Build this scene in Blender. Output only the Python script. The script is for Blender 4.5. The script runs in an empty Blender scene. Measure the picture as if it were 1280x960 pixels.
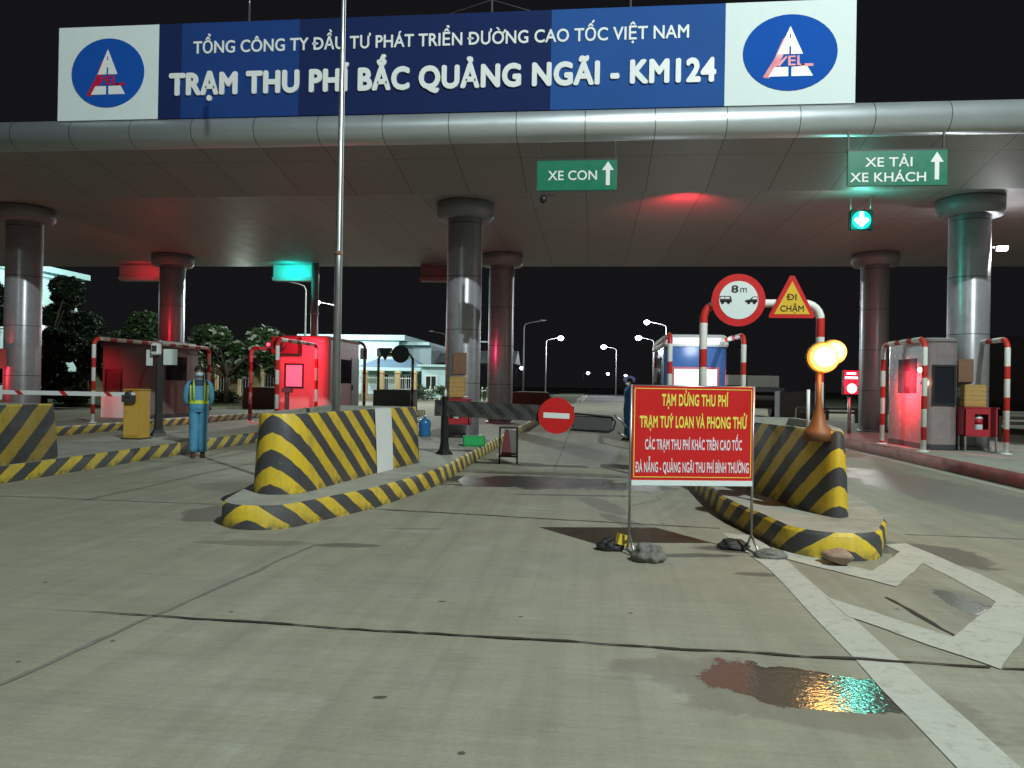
import bpy, bmesh, math, random
from math import sin, cos, pi, radians, sqrt, atan2
from mathutils import Vector, Matrix, Euler
random.seed(7)
S = bpy.context.scene
COL = S.collection

# ------------------------------------------------------------------ camera
cam_d = bpy.data.cameras.new("camera"); cam = bpy.data.objects.new("camera", cam_d); COL.objects.link(cam)
CAM_H, YAW, PITCH, ROLL = 1.4, radians(6.2), radians(0.185), radians(1.0)
f_ = Vector((-sin(YAW)*cos(PITCH), cos(YAW)*cos(PITCH), sin(PITCH)))
r_ = Vector((cos(YAW), sin(YAW), 0)); u_ = r_.cross(f_)
r2 = r_*cos(ROLL) + u_*sin(ROLL); u2 = -r_*sin(ROLL) + u_*cos(ROLL)
m = Matrix((r2, u2, -f_)).transposed().to_4x4(); m.translation = (0, 0, CAM_H)
cam.matrix_world = m
cam_d.sensor_width = 36; cam_d.lens = 36*930/1280
cam_d.clip_start = 0.05; cam_d.clip_end = 5000
S.camera = cam

# ------------------------------------------------------------------ world (night)
W = bpy.data.worlds.new("World"); S.world = W; W.use_nodes = True
nt = W.node_tree; nt.nodes.clear()
wo = nt.nodes.new('ShaderNodeOutputWorld'); bgn = nt.nodes.new('ShaderNodeBackground')
bgn.inputs['Color'].default_value = (0.55, 0.52, 0.62, 1); bgn.inputs['Strength'].default_value = 0.013
nt.links.new(bgn.outputs[0], wo.inputs[0])
S.view_settings.view_transform = 'Standard'; S.view_settings.look = 'None'
S.view_settings.exposure = 0; S.view_settings.gamma = 1
S.cycles.use_denoising = True
S.cycles.max_bounces = 6; S.cycles.sample_clamp_indirect = 4
try: S.cycles.caustics_reflective = False; S.cycles.caustics_refractive = False
except Exception: pass

def lamp(name, loc, power, color=(1, 1, 1), radius=0.1, kind='POINT', target=None, angle=120, blend=0.6):
    l = bpy.data.lights.new(name, kind); l.energy = power; l.color = color; l.shadow_soft_size = radius
    if kind == 'SPOT': l.spot_size = radians(angle); l.spot_blend = blend
    o = bpy.data.objects.new(name, l); COL.objects.link(o); o.location = loc
    if target is not None:
        o.rotation_euler = (Vector(target)-Vector(loc)).to_track_quat('-Z', 'Y').to_euler()
    return o
# floodlight on the high mast behind the camera; the others are unseen fill lights, added
lamp("mast_and_fill_light", (9.0, -4.4, 16.5), 19500, (0.87, 1.0, 0.97), 0.14)
lamp("mast_and_fill_light", (-9.0, -14, 16.5), 1900, (0.84, 1.0, 0.97), 0.5)
lamp("mast_and_fill_light", (-14, 52, 15), 13000, (0.90, 1.0, 0.92), 0.4)
lamp("mast_and_fill_light", (16, 50, 13), 5500, (0.90, 1.0, 0.92), 0.4)

# ------------------------------------------------------------------ materials
MATS = {}
def nodes(name):
    mt = bpy.data.materials.new(name); mt.use_nodes = True
    t = mt.node_tree; b = t.nodes['Principled BSDF']
    return mt, t, b
def N(t, typ, **kw):
    n = t.nodes.new(typ)
    for k, v in kw.items(): setattr(n, k, v)
    return n
def L(t, a, b): t.links.new(a, b)
def MA(t, op, a, b=None, c=None, clamp=False):
    n = t.nodes.new('ShaderNodeMath'); n.operation = op; n.use_clamp = clamp
    for i, v in enumerate((a, b, c)):
        if v is None: continue
        if isinstance(v, (int, float)): n.inputs[i].default_value = v
        else: t.links.new(v, n.inputs[i])
    return n.outputs[0]
def MIX(t, fac, a, b):
    n = t.nodes.new('ShaderNodeMix'); n.data_type = 'RGBA'
    for i, v in ((0, fac), (6, a), (7, b)):
        if isinstance(v, (int, float)): n.inputs[i].default_value = v
        elif isinstance(v, tuple): n.inputs[i].default_value = (*v, 1) if len(v) == 3 else v
        else: t.links.new(v, n.inputs[i])
    return n.outputs[2]
def NOISE(t, vec, scale, detail=3, rough=0.5, lo=None, hi=None):
    n = t.nodes.new('ShaderNodeTexNoise'); n.inputs['Scale'].default_value = scale
    n.inputs['Detail'].default_value = detail; n.inputs['Roughness'].default_value = rough
    if vec is not None: t.links.new(vec, n.inputs['Vector'])
    o = n.outputs['Fac']
    if lo is not None:
        r = t.nodes.new('ShaderNodeMapRange'); r.inputs[1].default_value = lo; r.inputs[2].default_value = hi
        t.links.new(o, r.inputs[0]); o = r.outputs[0]
    return o
def mat(name, col, rough=0.6, metal=0.0, var=0.12, scale=6, bump=0.0, emit=None, es=0.0, spec=0.5, dirt=0.0):
    if name in MATS: return MATS[name]
    mt, t, b = nodes(name)
    tc = N(t, 'ShaderNodeTexCoord').outputs['Object']
    nz = NOISE(t, tc, scale, 4)
    dark = tuple(c*(1-var) for c in col); lite = tuple(min(1, c*(1+var)) for c in col)
    c = MIX(t, nz, dark, lite)
    if dirt:
        d = NOISE(t, tc, 2.2, 6, .65, .5, .75)
        c = MIX(t, MA(t, 'MULTIPLY', d, dirt), c, tuple(x*.35+.012 for x in col))
    L(t, c, b.inputs['Base Color'])
    rr = t.nodes.new('ShaderNodeMapRange'); rr.inputs[3].default_value = max(0, rough-.1); rr.inputs[4].default_value = min(1, rough+.1)
    L(t, nz, rr.inputs[0]); L(t, rr.outputs[0], b.inputs['Roughness'])
    b.inputs['Metallic'].default_value = metal
    b.inputs['Specular IOR Level'].default_value = spec
    if bump:
        bp = t.nodes.new('ShaderNodeBump'); bp.inputs['Strength'].default_value = bump; bp.inputs['Distance'].default_value = 0.02
        L(t, NOISE(t, tc, scale*6, 5), bp.inputs['Height']); L(t, bp.outputs[0], b.inputs['Normal'])
    if emit:
        b.inputs['Emission Color'].default_value = (*emit, 1); b.inputs['Emission Strength'].default_value = es
    MATS[name] = mt
    return mt
def mat_stripe(name, ca, cb, period, slope, duty=0.5, rough=0.5, wear=0.35, low_dirt=True):
    """diagonal paint bands over UV (u = length along the wall, v = height)"""
    mt, t, b = nodes(name)
    uv = N(t, 'ShaderNodeTexCoord'); s = N(t, 'ShaderNodeSeparateXYZ'); L(t, uv.outputs['UV'], s.inputs[0])
    tc = uv.outputs['Object']
    w = MA(t, 'MULTIPLY', MA(t, 'SUBTRACT', NOISE(t, tc, 9, 2), .5), .03)
    k = MA(t, 'ADD', MA(t, 'MULTIPLY_ADD', s.outputs[0], slope, s.outputs[1]), w)
    fr = MA(t, 'FRACT', MA(t, 'DIVIDE', k, period))
    sel = t.nodes.new('ShaderNodeMapRange'); sel.inputs[1].default_value = duty-.012; sel.inputs[2].default_value = duty+.012
    L(t, fr, sel.inputs[0])
    c = MIX(t, sel.outputs[0], ca, cb)
    d = NOISE(t, tc, 3.0, 7, .7, .48, .72)
    c = MIX(t, MA(t, 'MULTIPLY', d, wear), c, (.11, .10, .085))
    chips = NOISE(t, tc, 26, 4, .6, .66, .70)
    c = MIX(t, MA(t, 'MULTIPLY', chips, min(.6, wear*1.5)), c, (.24, .24, .21))
    low = t.nodes.new('ShaderNodeMapRange'); low.inputs[1].default_value = .10; low.inputs[2].default_value = 0.0
    L(t, s.outputs[1], low.inputs[0])
    q = N(t, 'ShaderNodeMapping'); q.inputs['Scale'].default_value = (9, 9, .7); L(t, tc, q.inputs[0])
    c = MIX(t, MA(t, 'MULTIPLY', NOISE(t, q.outputs[0], 1.6, 6, .7, .48, .75), wear*.9), c, (.075, .07, .055))
    if low_dirt: c = MIX(t, MA(t, 'MULTIPLY', low.outputs[0], NOISE(t, tc, 14, 3, .5, .35, .65)), c, (.07, .065, .055))
    L(t, c, b.inputs['Base Color'])
    L(t, MA(t, 'MULTIPLY_ADD', d, .3, rough), b.inputs['Roughness'])
    bp = t.nodes.new('ShaderNodeBump'); bp.inputs['Strength'].default_value = .25; bp.inputs['Distance'].default_value = .01
    L(t, NOISE(t, tc, 30, 5), bp.inputs['Height']); L(t, bp.outputs[0], b.inputs['Normal'])
    MATS[name] = mt; return mt
def mat_emit(name, col, strength):
    mt, t, b = nodes(name)
    b.inputs['Base Color'].default_value = (*[c*.5 for c in col], 1)
    b.inputs['Emission Color'].default_value = (*col, 1); b.inputs['Emission Strength'].default_value = strength
    return mt

CONC = mat('concrete_top', (.33, .325, .28), .85, var=.25, scale=3, bump=.4, dirt=.7)
KERB = mat_stripe('kerb_paint', (.055, .055, .058), (.68, .48, .035), .31, .70, wear=.4)
KERB_O = mat_stripe('kerb_paint_out', (.055, .055, .058), (.55, .40, .035), .36, -.62)
BARR = mat_stripe('barrier_paint', (.055, .055, .06), (.68, .47, .03), .36, .82, wear=.4)
BARR_O = mat_stripe('barrier_paint_out', (.055, .055, .06), (.54, .38, .03), .50, -.85)
KERB_R = mat_stripe('kerb_paint_red', (.38, .045, .03), (.33, .05, .035), .5, .6, wear=.5)
RW = mat_stripe('red_white_bands', (.62, .025, .02), (.85, .85, .80), .62, 1, duty=.42, wear=.12)
BOOM = mat_stripe('boom_bands', (.55, .03, .03), (.82, .84, .84), .95, 1, duty=.13, wear=.0, low_dirt=False)
BLK_STR = mat_stripe('grey_black_bands', (.012, .012, .014), (.045, .043, .043), .26, .9, wear=.3)
ALU = None
def mat_alu():
    mt, t, b = nodes('aluminium_cladding')
    tc = N(t, 'ShaderNodeTexCoord').outputs['Object']
    s = N(t, 'ShaderNodeSeparateXYZ'); L(t, tc, s.inputs[0])
    fz = MA(t, 'FRACT', MA(t, 'DIVIDE', s.outputs[2], 1.22))
    line = MA(t, 'LESS_THAN', fz, .011)
    c = MIX(t, NOISE(t, tc, 1.5, 3), (.50, .50, .55), (.60, .59, .63))
    c = MIX(t, MA(t, 'MULTIPLY', NOISE(t, tc, 5, 6, .7, .5, .8), .5), c, (.22, .20, .20))
    c = MIX(t, line, c, (.05, .05, .05))
    L(t, c, b.inputs['Base Color']); b.inputs['Metallic'].default_value = .6
    L(t, MA(t, 'MULTIPLY_ADD', NOISE(t, tc, 4, 4), .12, .36), b.inputs['Roughness'])
    b.inputs['Anisotropic'].default_value = .88; b.inputs['Anisotropic Rotation'].default_value = .25
    tg = N(t, 'ShaderNodeTangent'); tg.direction_type = 'RADIAL'; tg.axis = 'Z'; L(t, tg.outputs[0], b.inputs['Tangent'])
    return mt
ALU = mat_alu()
def mat_panels(name, c0, c1, rough, metal, px, py, axis2=1, off=0.0):
    mt, t, b = nodes(name)
    tc = N(t, 'ShaderNodeTexCoord').outputs['Object']
    s = N(t, 'ShaderNodeSeparateXYZ'); L(t, tc, s.inputs[0])
    fx = MA(t, 'FRACT', MA(t, 'DIVIDE', MA(t, 'ADD', s.outputs[0], 60+off), px))
    lx = MA(t, 'LESS_THAN', fx, .012/px*1.22)
    line = lx
    if py:
        fy = MA(t, 'FRACT', MA(t, 'DIVIDE', MA(t, 'ADD', s.outputs[axis2], 60), py))
        line = MA(t, 'MAXIMUM', lx, MA(t, 'LESS_THAN', fy, .010/py))
    ix = MA(t, 'FLOOR', MA(t, 'DIVIDE', MA(t, 'ADD', s.outputs[0], 60+off), px))
    wn = t.nodes.new('ShaderNodeTexWhiteNoise'); wn.noise_dimensions = '1D'; L(t, ix, wn.inputs['W'])
    fac = MA(t, 'MULTIPLY_ADD', wn.outputs['Value'], .5, MA(t, 'MULTIPLY', NOISE(t, tc, .7, 5, .6), .6))
    c = MIX(t, fac, c0, c1)
    c = MIX(t, MA(t, 'MULTIPLY', line, .8), c, (.02, .02, .02))
    L(t, c, b.inputs['Base Color']); b.inputs['Metallic'].default_value = metal
    L(t, MA(t, 'MULTIPLY_ADD', NOISE(t, tc, 2, 4), .14, rough), b.inputs['Roughness'])
    return mt
SOFFIT = mat_panels('soffit_panels', (.25, .235, .235), (.34, .32, .31), .45, .0, 1.22, 2.44)
TUBE = mat_panels('fascia_tube_metal', (.64, .70, .73), (.74, .79, .82), .36, .75, 1.22, 0)
BLUEB = mat_panels('banner_blue', (.008, .022, .10), (.016, .075, .30), .8, 0, 2.44, 0, off=.7)
WHITE = mat('white_paint', (.78, .80, .78), .45, var=.04, dirt=.08)
WHITEP = mat('white_panel', (.72, .80, .80), .8, spec=.2, var=.03, dirt=.06)
LET = mat('white_lettering', (.80, .82, .82), .4, var=.02)
LOGO_B = mat('emblem_blue', (.008, .085, .42), .85, spec=.15, var=.12, scale=1.2)
LOGO_R = mat('emblem_red', (.55, .012, .05), .4)
GREEN = mat('sign_green', (.0, .17, .09), .35, var=.05)
SRED = mat('sign_red', (.60, .012, .014), .4, var=.05, dirt=.05)
SYEL = mat('sign_yellow', (.75, .47, .03), .4, var=.04)
TYEL = mat('text_yellow', (.85, .72, .10), .5, var=.03)
TPINK = mat('text_pale', (.85, .72, .78), .5, var=.03)
BLACK = mat('black_paint', (.015, .015, .016), .45, var=.2)
DGREY = mat('dark_grey', (.05, .05, .055), .5, var=.2)
STEEL = mat('galvanised_steel', (.42, .43, .44), .38, .85, var=.12, dirt=.3)
CABY = mat('cabinet_yellow', (.60, .36, .06), .5, var=.06, dirt=.25)
BROWN = mat('brown_board', (.20, .105, .06), .7, var=.25)
STRAW = mat('straw_carton', (.42, .26, .08), .75, var=.3, scale=12)
REDBOX = mat('red_box_paint', (.42, .025, .04), .45, var=.1, dirt=.2)
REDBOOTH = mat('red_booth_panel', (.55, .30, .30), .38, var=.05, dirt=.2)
BOOTHW = mat('booth_white', (.66, .67, .66), .3, var=.05, dirt=.2)
BOOTHB = mat('booth_blue', (.05, .12, .32), .25, var=.15, scale=2)
GLASSD = mat('dark_glass', (.02, .022, .03), .08, var=.1)
LEAF = mat('leaf', (.035, .07, .02), .6, var=.6, scale=3)
LEAF2 = mat('leaf_dark', (.012, .028, .010), .6, var=.6, scale=3)
BARK = mat('bark', (.10, .075, .05), .9, var=.3, bump=.5)
LIT_LEAF = mat('leaf_lit_pale', (.55, .58, .50), .6, var=.15)
GRASS = mat('grass', (.06, .085, .03), .95, var=.5, scale=2, bump=.6)
CREAM = mat('fence_pillar_cream', (.52, .40, .22), .8, var=.08, dirt=.3)
WALLW = mat('building_cyan_white', (.52, .72, .74), .7, var=.05, dirt=.2)
WALLG = mat('building_shade', (.30, .38, .42), .7, var=.1)
ROOFB = mat('awning_blue', (.20, .30, .42), .5, var=.1)
WIN = mat('window_dark', (.02, .03, .035), .15, var=.2)
BAG = mat('plastic_bag', (.17, .165, .15), .35, var=.45, scale=14, bump=.7)
BAGD = mat('dark_bag', (.02, .02, .02), .4, var=.4, scale=14, bump=.5)
ROCK = mat('stone', (.22, .19, .16), .9, var=.35, scale=9, bump=.8)
MARKW = None

# ------------------------------------------------------------------ mesh builder
class MB:
    def __init__(s): s.v = []; s.f = []; s.uv = []; s.mi = []; s.sm = []
    def add(s, vs, fs, uvs=None, mi=0, smooth=False):
        o = len(s.v); s.v += [tuple(v) for v in vs]
        for i, f in enumerate(fs):
            s.f.append(tuple(a+o for a in f)); s.uv.append(uvs[i] if uvs else None); s.mi.append(mi); s.sm.append(smooth)
        return s
    def box(s, c, d, rz=0, mi=0, rx=0, ry=0):
        x, y, z = [q/2 for q in d]
        R = Euler((rx, ry, rz)).to_matrix(); c = Vector(c)
        vs = [c+R@Vector((a*x, b*y, e*z)) for e in (-1, 1) for b in (-1, 1) for a in (-1, 1)]
        fs = [(0, 2, 3, 1), (4, 5, 7, 6), (0, 1, 5, 4), (1, 3, 7, 5), (3, 2, 6, 7), (2, 0, 4, 6)]
        # uv: u = long horizontal run, v = height
        uvs = []
        loc = [(a*x, b*y, e*z) for e in (-1, 1) for b in (-1, 1) for a in (-1, 1)]
        for f in fs:
            n = f in (fs[3], fs[5])
            uvs.append([((loc[i][1] if n else loc[i][0])+x, loc[i][2]+z) for i in f])
        return s.add(vs, fs, uvs, mi)
    def tube(s, pts, r, n=12, mi=0, caps=True, smooth=True):
        pts = [Vector(p) for p in pts]; rs = r if isinstance(r, (list, tuple)) else [r]*len(pts)
        rings = []; ln = 0; prev = None; lens = []
        up = None
        for i, p in enumerate(pts):
            if i: ln += (p-pts[i-1]).length
            lens.append(ln)
            d = (pts[min(i+1, len(pts)-1)]-pts[max(i-1, 0)]).normalized()
            if up is None:
                up = Vector((0, 0, 1)) if abs(d.z) < .9 else Vector((0, 1, 0))
            a = d.cross(up).normalized(); b = a.cross(d).normalized(); up = b
            rings.append([p+(a*cos(2*pi*k/n)+b*sin(2*pi*k/n))*rs[i] for k in range(n)])
        vs = [v for q in rings for v in q]; fs = []; uvs = []
        for i in range(len(pts)-1):
            for k in range(n):
                k2 = (k+1) % n
                fs.append((i*n+k, i*n+k2, (i+1)*n+k2, (i+1)*n+k))
                uvs.append([(lens[i], 1), (lens[i], 1), (lens[i+1], 1), (lens[i+1], 1)])
        s.add(vs, fs, uvs, mi, smooth)
        if caps:
            s.add(rings[0], [tuple(reversed(range(n)))], None, mi); s.add(rings[-1], [tuple(range(n))], None, mi)
        return s
    def lathe(s, c, prof, n=24, mi=0, smooth=True, sx=1, sy=1, rot=None):
        c = Vector(c); R = rot or Matrix.Identity(3)
        vs = [c+R@Vector((r*cos(2*pi*k/n)*sx, r*sin(2*pi*k/n)*sy, z)) for r, z in prof for k in range(n)]
        fs = [(i*n+k, i*n+(k+1) % n, (i+1)*n+(k+1) % n, (i+1)*n+k) for i in range(len(prof)-1) for k in range(n)]
        s.add(vs, fs, None, mi, smooth)
        s.add(vs[:n], [tuple(reversed(range(n)))], None, mi); s.add(vs[-n:], [tuple(range(n))], None, mi)
        return s
    def loft(s, rings, mi=0, uvs=False, caps=True, smooth=False, us=None):
        """rings: lists of equal length closed loops; us = u coordinate per vertex (+ closing value)"""
        n = len(rings[0]); vs = [v for r in rings for v in r]; fs = []; uu = []
        for i in range(len(rings)-1):
            for k in range(n):
                k2 = (k+1) % n
                fs.append((i*n+k, i*n+k2, (i+1)*n+k2, (i+1)*n+k))
                if us: uu.append([(us[k], vs[i*n+k][2]), (us[k+1], vs[i*n+k2][2]), (us[k+1], vs[(i+1)*n+k2][2]), (us[k], vs[(i+1)*n+k][2])])
        s.add(vs, fs, uu if us else None, mi, smooth)
        if caps:
            s.add(rings[0], [tuple(reversed(range(n)))], None, mi); s.add(rings[-1], [tuple(range(n))], None, mi)
        return s
    def build(s, name, mats, parent=None, loc=(0, 0, 0), rz=0, bevel=0, solid=False):
        me = bpy.data.meshes.new(name); me.from_pydata([tuple(v) for v in s.v], [], s.f)
        if not isinstance(mats, (list, tuple)): mats = [mats]
        for q in mats: me.materials.append(q)
        uvl = me.uv_layers.new(name='UVMap')
        for i, p in enumerate(me.polygons):
            p.material_index = s.mi[i]; p.use_smooth = s.sm[i]
            if s.uv[i]:
                for j, li in enumerate(p.loop_indices): uvl.data[li].uv = s.uv[i][j]
        bm = bmesh.new(); bm.from_mesh(me)
        bmesh.ops.remove_doubles(bm, verts=bm.verts, dist=1e-5)
        bmesh.ops.recalc_face_normals(bm, faces=bm.faces)
        if bevel:
            es = [e for e in bm.edges if len(e.link_faces) == 2 and e.calc_face_angle(0) > .6]
            bmesh.ops.bevel(bm, geom=es, offset=bevel, segments=2, affect='EDGES', clamp_overlap=True)
        bm.to_mesh(me); bm.free()
        o = bpy.data.objects.new(name, me); COL.objects.link(o)
        o.location = loc; o.rotation_euler = (0, 0, rz)
        if parent is not None: o.parent = parent
        return o
def thing(name, label, cat, loc=(0, 0, 0), rz=0, group=None):
    o = bpy.data.objects.new(name, None); COL.objects.link(o); o.empty_display_size = .2
    o.location = loc; o.rotation_euler = (0, 0, rz); o['label'] = label; o['category'] = cat
    if group: o['group'] = group
    return o
def tag(o, label, cat, group=None, kind=None):
    o['label'] = label; o['category'] = cat
    if group: o['group'] = group
    if kind: o['kind'] = kind
    return o
def struct(o): o['kind'] = 'structure'; return o
def copy_tree(root, loc=None, rz=None, label=None):
    def cp(o, par):
        c = o.copy(); COL.objects.link(c)
        if par is not None: c.parent = par
        for ch in [q for q in list(bpy.data.objects) if q.parent == o]: cp(ch, c)
        return c
    r = cp(root, None)
    if loc is not None: r.location = loc
    if rz is not None: r.rotation_euler = (0, 0, rz)
    if label: r['label'] = label
    return r
def text_span(spacing, body):
    cu = bpy.data.curves.new('probe', 'FONT'); cu.body = body; cu.size = 1; cu.space_character = spacing
    o = bpy.data.objects.new('probe', cu); COL.objects.link(o)
    dg = bpy.context.evaluated_depsgraph_get(); dg.update()
    me = bpy.data.meshes.new_from_object(o.evaluated_get(dg)); bpy.data.objects.remove(o)
    return min(v.co.x for v in me.vertices), max(v.co.x for v in me.vertices), max(v.co.y for v in me.vertices)
def text(name, body, width, cap, m_, parent, loc, rot=(pi/2, 0, 0), ext=.004, bold=.02, align='L'):
    """lettering: cap height in metres, stretched to the given width, converted to a mesh; the stroke is
    thickened by laying shifted copies of the outline into one another at slightly different depths"""
    cu = bpy.data.curves.new(name, 'FONT'); full = body; plain = body.replace('Đ', 'D').replace('Ờ', 'O'); cu.body = plain; cu.size = 1; cu.extrude = 0; cu.resolution_u = 4
    cu.space_character = 1+bold*1.6; cu0 = 1+bold*1.6
    to = bpy.data.objects.new(name+'_tmp', cu); COL.objects.link(to)
    dg = bpy.context.evaluated_depsgraph_get(); dg.update()
    me = bpy.data.meshes.new_from_object(to.evaluated_get(dg))
    bpy.data.objects.remove(to)
    xs = [v.co.x for v in me.vertices]; x0, x1 = min(xs)-bold, max(xs)+bold
    sc = cap/.727; sx = width/(x1-x0)
    V0 = [v.co.copy() for v in me.vertices]; F0 = [tuple(p.vertices) for p in me.polygons]
    ys = sorted(set(v.y for v in V0)); st = .055
    for i, ch in enumerate(full):
        if ch not in 'ĐỜ': continue
        a, b = text_span(cu0, plain[:i+1])[1], text_span(cu0, plain[i])
        l = a-(b[1]-b[0]); hh = b[2]
        if ch == 'Đ': quads = [[(l-.09, hh*.45), (l+.26, hh*.45), (l+.26, hh*.45+st*1.3), (l-.09, hh*.45+st*1.3)]]
        else:
            w = b[1]-b[0]; c = l+w/2
            quads = [[(c+.04, hh+.06), (c+.10, hh+.06), (c-.03, hh+.20), (c-.12, hh+.20)],
                     [(l+w*.80, hh*.86), (l+w*.90, hh*.76), (l+w+.10, hh*.96), (l+w+.10, hh*1.10), (l+w+.02, hh*1.10), (l+w+.02, hh*.98)]]
        for q in quads:
            o_ = len(V0); V0 += [Vector((x, y, 0)) for x, y in q]; F0.append(tuple(range(o_, o_+len(q))))
    sh = [(0, 0)]+([(bold*cos(2*pi*k/8), bold*sin(2*pi*k/8)) for k in range(8)] if bold else [])
    vs, fs = [], []
    for i, (dx, dy) in enumerate(sh):
        o = len(vs); vs += [((v.x+dx-x0)*sx, (v.y+dy)*sc, i*.00025) for v in V0]; fs += [tuple(q+o for q in f) for f in F0]
    me = bpy.data.meshes.new(name); me.from_pydata(vs, [], fs)
    bm = bmesh.new(); bm.from_mesh(me)
    if ext > .003:
        top = bm.faces[:]
        r = bmesh.ops.extrude_face_region(bm, geom=top)
        bmesh.ops.translate(bm, verts=[g for g in r['geom'] if isinstance(g, bmesh.types.BMVert)], vec=(0, 0, ext))
        bmesh.ops.recalc_face_normals(bm, faces=bm.faces)
    else:
        bmesh.ops.translate(bm, verts=bm.verts, vec=(0, 0, ext))
    bm.to_mesh(me); bm.free()
    me.materials.append(m_)
    o = bpy.data.objects.new(name, me); COL.objects.link(o); o.parent = parent
    o.location = loc; o.rotation_euler = rot
    return o
def poly_plate(mb, pts, y0, y1, mi=0):
    """polygon in the XZ plane (facing -Y) given thickness from y0 (front) to y1 (back)"""
    n = len(pts)
    mb.add([(x, y0, z) for x, z in pts]+[(x, y1, z) for x, z in pts],
           [tuple(range(n)), tuple(reversed(range(n, 2*n)))]+[(i, (i+1) % n, n+(i+1) % n, n+i) for i in range(n)], None, mi)
    return mb
def circ(cx, cz, rx, rz=None, n=40): 
    rz = rz or rx
    return [(cx+rx*cos(2*pi*k/n), cz+rz*sin(2*pi*k/n)) for k in range(n)]
def flat_poly(name, pts, z, m_):
    mb = MB(); n = len(pts); mb.add([(x, y, z) for x, y in pts], [tuple(range(n))])
    return struct(mb.build(name, m_))

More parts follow.
